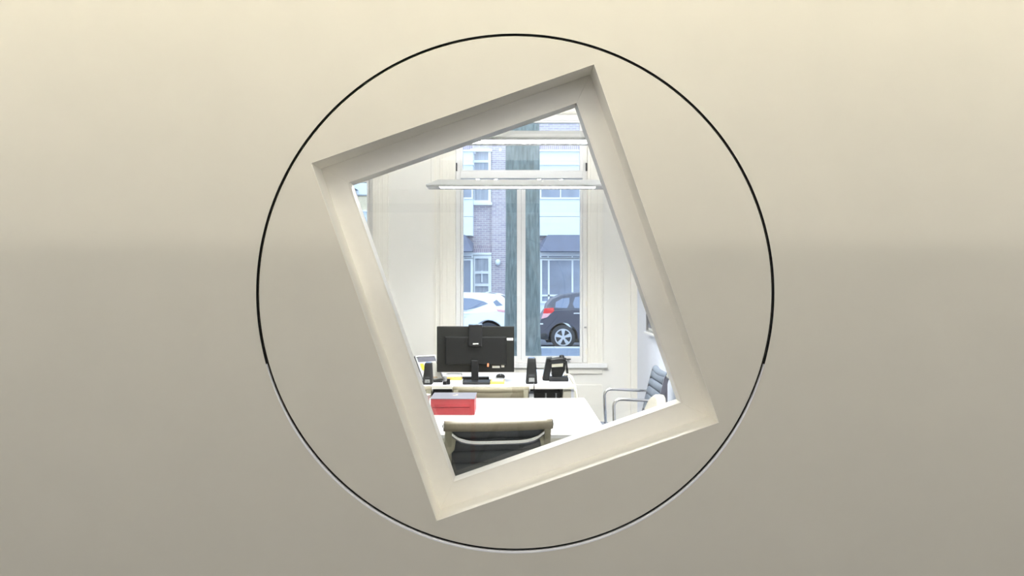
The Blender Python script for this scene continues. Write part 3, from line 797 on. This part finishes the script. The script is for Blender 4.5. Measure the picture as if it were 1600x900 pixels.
def pad(name, u0, u1, d0, d1, z0, z1, m, label, cat, bevel=0.001):
    return tag(B(px(u0,d0), px(u1,d0), d0, d1, z0, z1).build(name, m, bevel=bevel), label, cat)
pad('paper_stack', 696, 722, 5.70, 5.84, DZ, DZ+0.022, M['paper'], 'white paper stack left of the monitor base', 'papers')
pad('notepad', 697, 721, 5.74, 5.86, DZ+0.022, DZ+0.036, M['yellow'], 'yellow notepad on the white paper stack', 'notepad')
pad('folded_paper', 696, 721, 5.78, 5.90, DZ+0.036, DZ+0.058, M['paper'], 'crumpled white paper lying on top of the yellow notepad', 'paper', 0.008)
pad('paper_stack', 766, 788, 5.69, 5.84, DZ, DZ+0.018, M['yellow'], 'yellow paper stack right of the monitor base', 'papers')
pad('envelope', 769, 786, 5.72, 5.90, DZ+0.018, DZ+0.024, M['paper'], 'white envelope on the yellow paper stack', 'envelope')
wc = thing('desk_gadget', 'small black upright gadget between tablet and white papers', 'gadget', (px(694.5,5.66), 5.66, DZ), world=True)
B(px(692,5.66), px(698,5.66), 5.65, 5.68, DZ, DZ+0.022).build('base', M['black'], wc, bevel=0.003)
MB().lathe([(0.013,0),(0.016,0.008),(0.016,0.03),(0.01,0.036)], (px(695,5.66), 5.665, DZ+0.024), 'z', 14).build('head', M['steel'], wc)
B(px(697,5.66), px(703,5.66), 5.67, 5.70, DZ, DZ+0.04).build('clip', M['black'], wc, bevel=0.004)
ms = thing('computer_mouse', 'dark computer mouse behind the right end of monitor base', 'mouse', (px(782,6.05), 6.05, DZ), world=True)
MB().lathe([(0.020,0.0),(0.032,0.006),(0.034,0.018),(0.026,0.030),(0.010,0.036)], (px(782,6.05), 6.05, DZ), 'z', 20).build('mouse_body', M['black'], ms)
B(px(782,6.05)-0.003, px(782,6.05)+0.003, 6.015, 6.03, DZ+0.026, DZ+0.036).build('wheel', M['steel'], ms)
pad('document_tray', 838.5, 856, 6.10, 6.30, DZ, DZ+0.02, M['paper'], 'white papers lying between the right speaker and telephone', 'papers')
pad('brochure', 839, 850, 6.12, 6.28, DZ+0.02, DZ+0.045, M['paper_blue'], 'pale blue brochure pile between right speaker and telephone', 'brochures')
pad('leaflet', 847, 852, 6.08, 6.12, DZ, DZ+0.012, M['orange'], 'small orange leaflet beside the left foot of telephone', 'leaflet')

# ================================================================== PENDANT LAMPS
def pendant(label, uL, uR, vb, d, drop=None):
    """louvred linear lamp: sloping sides, bright louvre strip below, uplight above"""
    L0, L1 = px(uL, d), px(uR, d); z0 = pz(vb, d)
    t = thing('pendant_lamp', label, 'pendant lamp', ((L0+L1)/2, d+0.09, z0), world=True, group='linear pendant lamps')
    y0, y1 = d, d+0.18; H = 0.042
    m_ = MB()
    e = 0.075
    v = [(L0,y0,z0+.006),(L1,y0,z0+.006),(L1,y1,z0+.006),(L0,y1,z0+.006),
         (L0+e,y0+0.035,z0+H),(L1-e,y0+0.035,z0+H),(L1-e,y1-0.035,z0+H),(L0+e,y1-0.035,z0+H)]
    m_.add(v, [(0,1,5,4),(1,2,6,5),(2,3,7,6),(3,0,4,7)])
    v2 = [(a[0], a[1], a[2]-0.012 if k < 4 else a[2]-0.004) for k, a in enumerate(v)]
    m_.add(v2, [(0,4,5,1),(1,5,6,2),(2,6,7,3),(3,7,4,0)])
    m_.build('housing', M['lamp_metal'], t)
    rim = MB()
    rim.box(L0, L1, y0, y0+0.045, z0-0.004, z0+0.006); rim.box(L0, L1, y1-0.045, y1, z0-0.004, z0+0.006)
    rim.box(L0, L0+0.085, y0+0.045, y1-0.045, z0-0.004, z0+0.006); rim.box(L1-0.085, L1, y0+0.045, y1-0.045, z0-0.004, z0+0.006)
    rim.build('rim', M['lamp_metal'], t)
    B(L0+0.085, L1-0.085, y0+0.045, y1-0.045, z0+0.012, z0+0.014).build('light_strip', M['pendant_down'], t)
    lv = MB(); n_ = 26
    for k in range(1, n_):
        x = L0+0.085 + (L1-L0-0.17)*k/n_
        lv.box(x-0.0012, x+0.0012, y0+0.045, y1-0.045, z0-0.003, z0+0.010)
    lv.build('louvre', M['chrome'], t)
    B(L0+e, L1-e, y0+0.045, y1-0.045, z0+H-0.004, z0+H-0.002).build('uplight_strip', M['pendant_up'], t)
    for q in (0.28, 0.38, 0.62, 0.74):
        x = L0+(L1-L0)*q
        B(x-0.012, x+0.012, y0+0.07, y0+0.11, z0+H-0.002, z0+H+0.007).build('bracket', M['lamp_metal'], t)
    for q in (0.02, 0.98):
        x = L0+(L1-L0)*q
        MB().tube([(x, y0+0.09, z0+0.012), (x, y0+0.09, 3.2)], 0.0004, 6).build('wire', M['wire'], t)
    return t
pendant('grey linear pendant lamp before the window, the lower one in view', 665.5, 952, 289.5, 5.30)
pendant('pale linear pendant lamp above the white table, the higher one in view', 640, 1010, 215.5, 3.95)

# picture on the right wall
pic = thing('wall_picture', 'framed grey photograph hanging on the right wall', 'picture', (XR, 6.05, pz(516, 6.4)), world=True)
py0, py1 = 5.70, 6.42
pz0 = pz(515.5, 6.43); pz1 = pz0+0.42
B(XR-0.012, XR, py0, py1, pz0, pz1).build('backing', M['paper'], pic)
B(XR-0.016, XR-0.012, py0+0.06, py1-0.02, pz0+0.02, pz1-0.05).build('print', M['photo_dark'], pic)
for q in ((py0,py1,pz0-0.012,pz0), (py0,py1,pz1,pz1+0.012), (py1,py1+0.012,pz0-0.012,pz1+0.012), (py0-0.012,py0,pz0-0.012,pz1+0.012)):
    B(XR-0.03, XR, q[0], q[1], q[2], q[3]).build('frame_bar', M['steel'], pic)
B(XR-0.045, XR, py0, py1+0.02, pz0-0.026, pz0-0.012).build('ledge', M['house_white'], pic)

# ================================================================== STREET
GZ = -0.13
struct(B(-30, 30, 7.4, 18.95, -0.3, -0.02).build('pavement_near', M['paving']))
struct(B(-30, 30, 19.25, 27.0, -0.4, GZ).build('road', M['asphalt']))
struct(B(-30, 30, 27.0, 30.0, -0.4, -0.02).build('pavement_far', M['paving']))
ks = structure('kerb_near', (0, 19.1, 0))
for k in range(-14, 14):
    B(k+0.006, k+0.994, 18.95, 19.25, -0.3, 0.0).build('kerb_stone', M['kerb'], ks)

# --- houses across the street
D = 30.0
hb = thing('brick_building', 'purple brick building with white bays across the street', 'building', (0, D, GZ), world=True)
HX = lambda u, d=D: px(u, d)
HZ = lambda v, d=D: pz(v, d)
B(HX(610), HX(1400), D, D+0.5, GZ, 12.0).build('brick_wall', M['brick'], hb)
B(HX(740), HX(843), D-0.02, D, HZ(206), HZ(188)).build('brick_band', M['brick_dark'], hb)
def hwindow(u0, u1, v0, v1, d, rows, cols, fr, pane, depth=0.12, t=0.09, name='window', part=True):
    """frame with bars, each pane a sub-part"""
    x0, x1, z0, z1 = HX(u0,d), HX(u1,d), HZ(v1,d), HZ(v0,d)
    m_ = MB()
    m_.box(x0, x0+t, d-depth, d, z0, z1); m_.box(x1-t, x1, d-depth, d, z0, z1)
    m_.box(x0+t, x1-t, d-depth, d, z0, z0+t); m_.box(x0+t, x1-t, d-depth, d, z1-t, z1)
    zs = [z0+t] + [z0+t+(z1-z0-2*t)*r for r in rows] + [z1-t]
    xs = [x0+t] + [x0+t+(x1-x0-2*t)*c for c in cols] + [x1-t]
    b = t*0.4
    for z in zs[1:-1]: m_.box(x0+t, x1-t, d-depth, d, z-b, z+b)
    for x in xs[1:-1]: m_.box(x-b, x+b, d-depth, d, z0+t, z1-t)
    f = m_.build(name, fr, hb)
    for i in range(len(xs)-1):
        for j in range(len(zs)-1):
            sub('pane', B(xs[i]+(b if i else 0), xs[i+1]-(b if i < len(xs)-2 else 0), d-depth*0.4, d-depth*0.3, zs[j]+(b if j else 0), zs[j+1]-(b if j < len(zs)-2 else 0)), pane, f)
    return f
def pier(du):
    # upper window with deep white surround
    hwindow(736.5+du, 767.5+du, 233, 318, D, [0.80], [], M['house_white'], M['curtain'], 0.10, 0.11)
    B(HX(735+du), HX(769+du), D-0.2, D, HZ(238), HZ(234)).build('lintel', M['house_white'], hb)
    B(HX(735+du), HX(769+du), D-0.2, D, HZ(321), HZ(317)).build('window_sill', M['house_white'], hb)
    # brick string courses
    B(HX(740+du), HX(843+du), D-0.03, D, HZ(396), HZ(385)).build('brick_band', M['brick_dark'], hb)
    # pier projection
    B(HX(768.5+du), HX(796+du), D-0.10, D, GZ, 12.0).build('brick_pier', M['brick'], hb)
    # ground floor window beside the pier
    hwindow(737.5+du, 768+du, 399, 468, D, [0.30, 0.63], [], M['house_white'], M['curtain'], 0.10, 0.12)
    B(HX(752+du), HX(754+du), D-0.08, D-0.05, HZ(441), HZ(423)).build('glazing_bar', M['house_white'], hb)
    B(HX(722+du), HX(768+du), D-0.16, D, HZ(398.5), HZ(395)).build('fascia', M['house_white'], hb)
    # wall lamp and small vent
    l = MB().lathe([(0.04,0),(0.09,0.06),(0.10,0.16),(0.06,0.22)], (HX(778+du), D-0.2, HZ(415)), 'z', 16).build('wall_lamp', M['wall_lamp'], hb)
    sub('lamp_arm', MB().tube([(HX(778+du), D-0.1, HZ(406)), (HX(778+du), D-0.2, HZ(405))], 0.025, 8), M['steel'], l)
    B(HX(779.5+du), HX(784+du), D-0.13, D-0.1, HZ(237), HZ(233)).build('vent', M['house_white'], hb)
    B(HX(766+du), HX(840+du), D-0.12, D, GZ, HZ(478)).build('plinth', M['recess'], hb)
pier(0)
pier(230)
DB = 29.4
def bay(u0, u1):
    P_ = M['panel_white']; d = DB
    n_ = max(2, round((u1-u0)/30))
    B(HX(u0,d), HX(u1,d), d, D, HZ(266.5,d), HZ(237,d)).build('cladding_panel', P_, hb)
    B(HX(u0,d)-0.03, HX(u1,d)+0.03, d-0.05, D, HZ(258,d), HZ(255.8,d)).build('cladding_rib', M['house_white'], hb)
    B(HX(u0,d)-0.08, HX(u1,d)+0.08, d-0.10, D, HZ(237,d), HZ(234.5,d)).build('bay_roof', M['house_white'], hb)
    B(HX(u0,d), HX(u1,d), d, D, HZ(292,d), HZ(266.5,d)).build('cladding_panel', P_, hb)
    hwindow(u0, u1, 291, 311, d, [], [k/n_ for k in range(1, n_)], M['house_white'], M['pane_dark'], 0.06, 0.05, 'window_band')
    B(HX(u0,d), HX(u1,d), d+0.06, D, HZ(311,d), HZ(291,d)).build('window_back', M['recess'], hb)
    # lower cladding in two boards
    for (va, vb) in ((311, 338), (338.6, 368)):
        B(HX(u0,d), HX(u1,d), d, D, HZ(vb,d), HZ(va,d)).build('cladding_panel', P_, hb)
    # hipped awning over the shop front
    za, zb_, zc = HZ(394,d), HZ(380,d), HZ(367,d)
    x0, x1 = HX(u0,d), HX(u1,d)
    m_ = MB(); e = 0.30; q = 0.35
    m_.add([(x0-0.02,d-0.75,za),(x1+0.02,d-0.75,za),(x1+0.02,d,za),(x0-0.02,d,za),(x0-0.02,d-0.6,za+0.02),(x1+0.02,d-0.6,za+0.02),
            (x0+e,d-0.02,zc),(x1-e,d-0.02,zc),(x1+0.02,d,zb_),(x0-0.02,d,zb_)],
           [(0,3,2,1),(0,1,7,6),(1,2,8,7),(0,6,9,3),(2,3,9,8),(6,7,8,9)])
    m_.v = m_.v; m_.build('awning', M['awning'], hb)
    B(x0, x1, d-0.12, d, HZ(398.5,d), HZ(394,d)).build('fascia', M['house_white'], hb)
    ups = []
    k = u0 + 11
    while k < u1-6: ups.append((k-u0)/(u1-u0)); k += 39
    hwindow(u0, u1, 398, 404.5, d, [], [v+0.0 for v in ups], M['house_white'], M['pane_dark'], 0.08, 0.05, 'fanlight_band')
    hwindow(u0, u1, 403.5, 474, d, [0.14], ups, M['house_white'], M['pane_dark'], 0.08, 0.08, 'shop_window')
    B(x0, x1, d+0.03, D, GZ, HZ(398,d)).build('shop_back', M['recess'], hb)
    B(x0, x1, d-0.04, d+0.03, GZ, HZ(474,d)).build('plinth', M['panel_white'], hb)
bay(843.5, 968)
bay(614, 739)
# upper side brick fields above the bays
for (a, b) in ((843.5, 968), (614, 739)):
    B(HX(a), HX(b), D-0.03, D, HZ(234), HZ(224)).build('brick_band', M['brick_dark'], hb)

# pale neighbouring house, glimpsed through the left window
hp = thing('pale_house', 'pale rendered house with beige blind seen through the left window', 'building', (HX(560,28), 28, GZ), world=True)
B(HX(100,28), HX(600,28), 28, 29.3, GZ, 9.0).build('rendered_wall', M['panel_white'], hp)
bl = B(HX(452,28), HX(588,28), 27.9, 28, HZ(329,28), HZ(306.5,28)).build('blind', M['blind_beige'], hp, bevel=0.02)
B(HX(450,28), HX(590,28), 27.85, 28, HZ(306.5,28), HZ(304.5,28)).build('blind_box', M['recess'], hp)
B(HX(452,28), HX(590,28), 27.86, 28, HZ(331,28), HZ(329,28)).build('window_sill', M['house_white'], hp)
MB().prism([(HX(540,28), HZ(288,28)), (HX(560,28), HZ(297.5,28)), (HX(540,28), HZ(297.5,28))], 27.2, 28).build('canopy', M['awning'], hp)
for (u, v) in ((566, 340), (500, 340)):
    f_ = B(HX(u,28), HX(u+5,28), 27.95, 28, HZ(v+9,28), HZ(v,28)).build('narrow_window', M['pane_dark'], hp)

for (u, v0, v1) in ((455, 352, 420), (500, 352, 420), (410, 352, 420), (360, 352, 420), (410, 262, 330), (360, 262, 330)):
    u0, u1 = u, u+30
    f_ = MB()
    xa, xb, za, zb = HX(u0,28), HX(u1,28), HZ(v1,28), HZ(v0,28)
    for q in ((xa,xa+.06,za,zb), (xb-.06,xb,za,zb), (xa+.06,xb-.06,za,za+.06), (xa+.06,xb-.06,zb-.06,zb), (xa+.06,xb-.06,za+1.0,za+1.05)): f_.box(q[0], q[1], 27.94, 28.0, q[2], q[3])
    w_ = f_.build('window', M['house_white'], hp)
    sub('pane', B(xa+.06, xb-.06, 27.975, 27.985, za+.06, za+1.0), M['pane_dark'], w_)
    sub('pane', B(xa+.06, xb-.06, 27.975, 27.985, za+1.05, zb-.06), M['pane_dark'], w_)
B(HX(100,28), HX(600,28), 27.96, 28, GZ, 0.35).build('plinth', M['recess'], hp)
# --- tree in front of the mullion
TD = 12.0
tree = thing('street_tree', 'thick grey green tree trunk standing behind the window mullion', 'tree', (px(816.5,TD), TD, -0.02), world=True)
tm = MB(); seg = 40; cxT = px(816.5, TD); r0 = 26.5*TD/F
NZ = 60; ztop = 6.2
for i in range(NZ+1):
    z = -0.02 + (ztop+0.02)*i/NZ
    rr = r0*(1.0 + 0.28*math.exp(-z/0.35) + 0.02*math.sin(z*1.3) )
    for k in range(seg):
        a = 2*math.pi*k/seg
        rid = 0.035*noise.noise(Vector((math.cos(a)*3.2, math.sin(a)*3.2, z*0.8))) + 0.02*noise.noise(Vector((math.cos(a)*9, math.sin(a)*9, z*1.6)))
        r_ = rr*(1+rid*1.6)
        tm.v.append((cxT + r_*math.cos(a), TD + r_*math.sin(a), z))
for i in range(NZ):
    for k in range(seg):
        k2 = (k+1) % seg
        tm.f.append([i*seg+k, i*seg+k2, (i+1)*seg+k2, (i+1)*seg+k]); tm.sm.append(True)
tm.build('trunk', M['bark'], tree)
for k in range(6):
    a = k*math.pi/3 + 0.3; d_ = Vector((math.cos(a), math.sin(a), 0))
    p = Vector((cxT, TD, 5.6+0.1*(k % 3)))
    MB().tube([p, p+d_*0.5+Vector((0,0,0.7)), p+d_*1.3+Vector((0,0,1.5)), p+d_*2.0+Vector((0,0,2.8))], [0.13,0.10,0.07,0.03], 10).build('branch', M['bark'], tree)

# --- parked cars
def make_car(label, xw, facing, paint, style):
    """xw: x of the rear wheel; facing -1 drives to the left, +1 to the right. Side toward the camera at y = 20"""
    y0, y1 = 20.0, 21.72
    c = thing('parked_car', label, 'car', (xw, (y0+y1)/2, GZ), world=True)
    X = lambda t: xw + facing*t              # t runs forward from the rear wheel
    Zc = lambda z: GZ + z
    if style == 'white':
        low = [(-0.72,0.30),(-0.78,0.45),(-0.76,0.66),(-0.68,0.86),(-0.60,0.98),(-0.40,1.00),(0.2,0.965),(1.2,0.93),(2.2,0.90),(2.9,0.84),(3.3,0.72),(3.42,0.55),(3.40,0.3),(3.2,0.2),(-0.5,0.22)]
        roof = [(-0.60,0.98),(-0.52,1.12),(-0.38,1.30),(-0.28,1.375),(0.0,1.405),(0.6,1.42),(1.1,1.41),(1.6,1.30),(2.25,0.92)]
        side = [(0.00,1.14),(0.12,1.20),(0.40,1.27),(0.95,1.30),(0.95,0.99),(0.55,0.985),(0.30,1.04)]
        quarter = [(-0.36,1.10),(-0.20,1.24),(-0.12,1.18),(-0.20,1.08)]
        tail = [(-0.61,0.965),(-0.20,1.005),(-0.24,0.945),(-0.64,0.88)]
        wb, wr = 2.62, 0.335
    else:
        low = [(-0.62,0.34),(-0.63,0.50),(-0.58,0.70),(-0.50,0.86),(-0.42,0.98),(0.2,0.995),(1.0,0.98),(2.0,0.96),(2.7,0.88),(3.05,0.74),(3.12,0.5),(3.08,0.28),(2.9,0.2),(-0.4,0.24)]
        roof = [(-0.42,0.98),(-0.38,1.12),(-0.26,1.26),(-0.05,1.35),(0.35,1.415),(0.9,1.44),(1.35,1.41),(1.85,1.22),(2.25,0.94)]
        side = [(0.28,1.03),(0.24,1.14),(0.30,1.30),(0.60,1.355),(0.95,1.36),(0.95,1.02)]
        quarter = [(-0.20,1.04),(-0.18,1.18),(-0.02,1.27),(0.16,1.29),(0.16,1.16),(0.10,1.03)]
        tail = [(-0.47,1.02),(-0.24,1.04),(-0.22,0.96),(-0.30,0.90),(-0.50,0.90)]
        wb, wr = 2.45, 0.305
    # lower body with round wheel arches cut into the outline
    def arches(poly):
        return poly
    bot = []
    for (cx_, first) in ((0.0, True), (wb, False)):
        R_ = wr+0.055
        arc = []
        for k in range(13):
            a = math.pi - math.pi*k/12
            arc.append((cx_ + R_*math.cos(a), 0.24 + max(0, (wr-0.24) + R_*math.sin(a))))
        bot.append([(cx_-R_, 0.24)] + arc + [(cx_+R_, 0.24)])
    outline = [p for p in low if p[1] > 0.25]
    outline = outline + [(wb+0.7, 0.24)] + bot[1][::-1] + [(1.2, 0.20)] + bot[0][::-1] + [(-0.5, 0.26)]
    MB().prism([(X(t), Zc(z)) for t, z in outline], y0, y1).build('body', paint, c, bevel=0.035, segs=3)
    rf = [(X(t), Zc(z)) for t, z in roof] 
    cab = MB(); nn = len(rf); ins = 0.10
    for (yy, k) in ((y0+0.02, 1), (y1-0.02, -1)):
        for (x, z) in rf:
            q = max(0, (z-Zc(0.98)))/0.45
            cab.v.append((x, yy + k*ins*q, z))
    cab.f = [list(range(nn)), list(range(2*nn-1, nn-1, -1))] + [[i, (i+1) % nn, nn+(i+1) % nn, nn+i] for i in range(nn)]
    cab.sm = [False]*len(cab.f)
    cabin = cab.build('cabin', paint, c, bevel=0.03, segs=3)
    def skin(poly, name, m, dy=0.004):
        q = []
        for (t, z) in poly:
            k = max(0, (z-0.98))/0.45
            q.append((X(t), y0+0.02+ins*k-dy if z > 0.985 else y0-dy, Zc(z)))
        n_ = len(q); v_ = q + [(a, b+0.02, e) for a, b, e in q]
        mm = MB().add(v_, [tuple(range(n_)), tuple(range(2*n_-1, n_-1, -1))] + [(i, (i+1) % n_, n_+(i+1) % n_, n_+i) for i in range(n_)])
        return mm.build(name, m, c)
    skin(side, 'side_window', M['car_glass'], 0.008)
    front = [(1.02, 1.03), (1.02, 1.35), (1.25, 1.34), (1.6, 1.20), (1.9, 1.02)]
    skin(front, 'side_window', M['car_glass'], 0.008)
    skin(quarter, 'quarter_window', M['car_glass'], 0.008)
    tl = MB().prism([(X(t), Zc(z)) for t, z in tail], y0-0.012, y0+0.06).build('tail_lamp', M['tail_red'] if style == 'dark' else M['tail_clear'], c, bevel=0.008)
    if style == 'dark':
        MB().prism([(X(t), Zc(z)) for t, z in ((-0.50,0.90),(-0.30,0.90),(-0.40,0.80),(-0.545,0.76))], y0-0.010, y0+0.06).build('tail_lamp', M['tail_clear'], c, bevel=0.008)
        MB().prism([(X(t), Zc(z)) for t, z in ((-0.66,0.28),(-0.66,0.38),(-0.42,0.42),(-0.36,0.30),(-0.42,0.24))], y0-0.03, y1).build('bumper', M['tyre'], c, bevel=0.02)
        B(min(X(-0.62),X(-0.5)), max(X(-0.62),X(-0.5)), y0-0.012, y0+0.02, Zc(0.625), Zc(0.655)).build('reflector', M['house_white'], c)
    else:
        MB().prism([(X(t), Zc(z)) for t, z in ((-0.28,1.372),(-0.50,1.30),(-0.46,1.335),(-0.05,1.415),(0.02,1.44),(0.10,1.415))], y0+0.12, y1-0.12).build('spoiler', paint, c, bevel=0.01)
        B(min(X(0.55),X(0.9)), max(X(0.55),X(0.9)), y0-0.015, y0, Zc(0.80), Zc(0.815)).build('door_line', M['rim'], c)
    hx = 0.42 if style == 'dark' else 0.62
    B(min(X(hx),X(hx-0.16)), max(X(hx),X(hx-0.16)), y0-0.022, y0, Zc(0.885), Zc(0.915)).build('door_handle', M['rim'] if style == 'dark' else paint, c, bevel=0.006)
    MB().prism([(X(wb-wr-0.06), Zc(0.20)), (X(wr+0.06), Zc(0.20)), (X(wr+0.06), Zc(0.27)), (X(wb-wr-0.06), Zc(0.27))], y0-0.006, y0+0.1).build('sill_strip', M['tyre'], c)
    B(min(X(-0.4),X(wb+0.5)), max(X(-0.4),X(wb+0.5)), y0+0.26, y1-0.26, Zc(0.16), Zc(0.45)).build('underbody', M['tyre'], c)
    for cx_ in (0.0, wb):
        for yy in (y0, y1):
            s_ = 1 if yy == y0 else -1
            w = MB().lathe([(wr*0.68, 0.0),(wr*0.96, 0.0),(wr, 0.03*s_),(wr, 0.19*s_),(wr*0.9, 0.21*s_),(wr*0.2, 0.21*s_)], (X(cx_), yy+0.005*s_, Zc(wr)), 'y', 28).build('wheel', M['tyre'], c)
            sub('rim_ring', ring_hub(X(cx_), yy, Zc(wr), wr*0.70, s_), M['rim'], w)
            for k in range(5):
                a = math.pi/2 + 2*math.pi*k/5
                sub('spoke', spoke(X(cx_), yy, Zc(wr), wr*0.64, a, s_), M['rim'], w)
    return c
def ring_hub(x, y, z, r, s_):
    m_ = MB(); n_ = 28
    for (ra, rb_) in ((r*0.86, r), (0.0005, r*0.24)):
        o = len(m_.v)
        for yy in (y-0.012*s_, y+0.02*s_):
            for rr in (ra, rb_):
                for k in range(n_):
                    a = 2*math.pi*k/n_; m_.v.append((x+rr*math.cos(a), yy, z+rr*math.sin(a)))
        for k in range(n_):
            j = (k+1) % n_
            for f in ([o+k,o+j,o+n_+j,o+n_+k], [o+2*n_+k,o+3*n_+k,o+3*n_+j,o+2*n_+j], [o+n_+k,o+n_+j,o+3*n_+j,o+3*n_+k], [o+k,o+2*n_+k,o+2*n_+j,o+j]):
                m_.f.append(f); m_.sm.append(False)
    return m_
def spoke(x, y, z, r, a, s_):
    d = Vector((math.cos(a), math.sin(a))); n_ = Vector((-d.y, d.x))
    pts = [d*r*0.15+n_*r*0.10, d*r*0.98+n_*r*0.25, d*r*0.98-n_*r*0.25, d*r*0.15-n_*r*0.10]
    return MB().prism([(x+p.x, z+p.y) for p in pts], y-0.011*s_, y+0.012*s_)
make_car('white car parked left of the tree trunk across the pavement', px(763, 20), -1, M['car_white'], 'white')
make_car('dark grey car with alloy wheel parked right of the tree trunk', px(880, 20), 1, M['car_dark'], 'dark')

for o in WORLD:
    if '_world' in o: del o['_world']
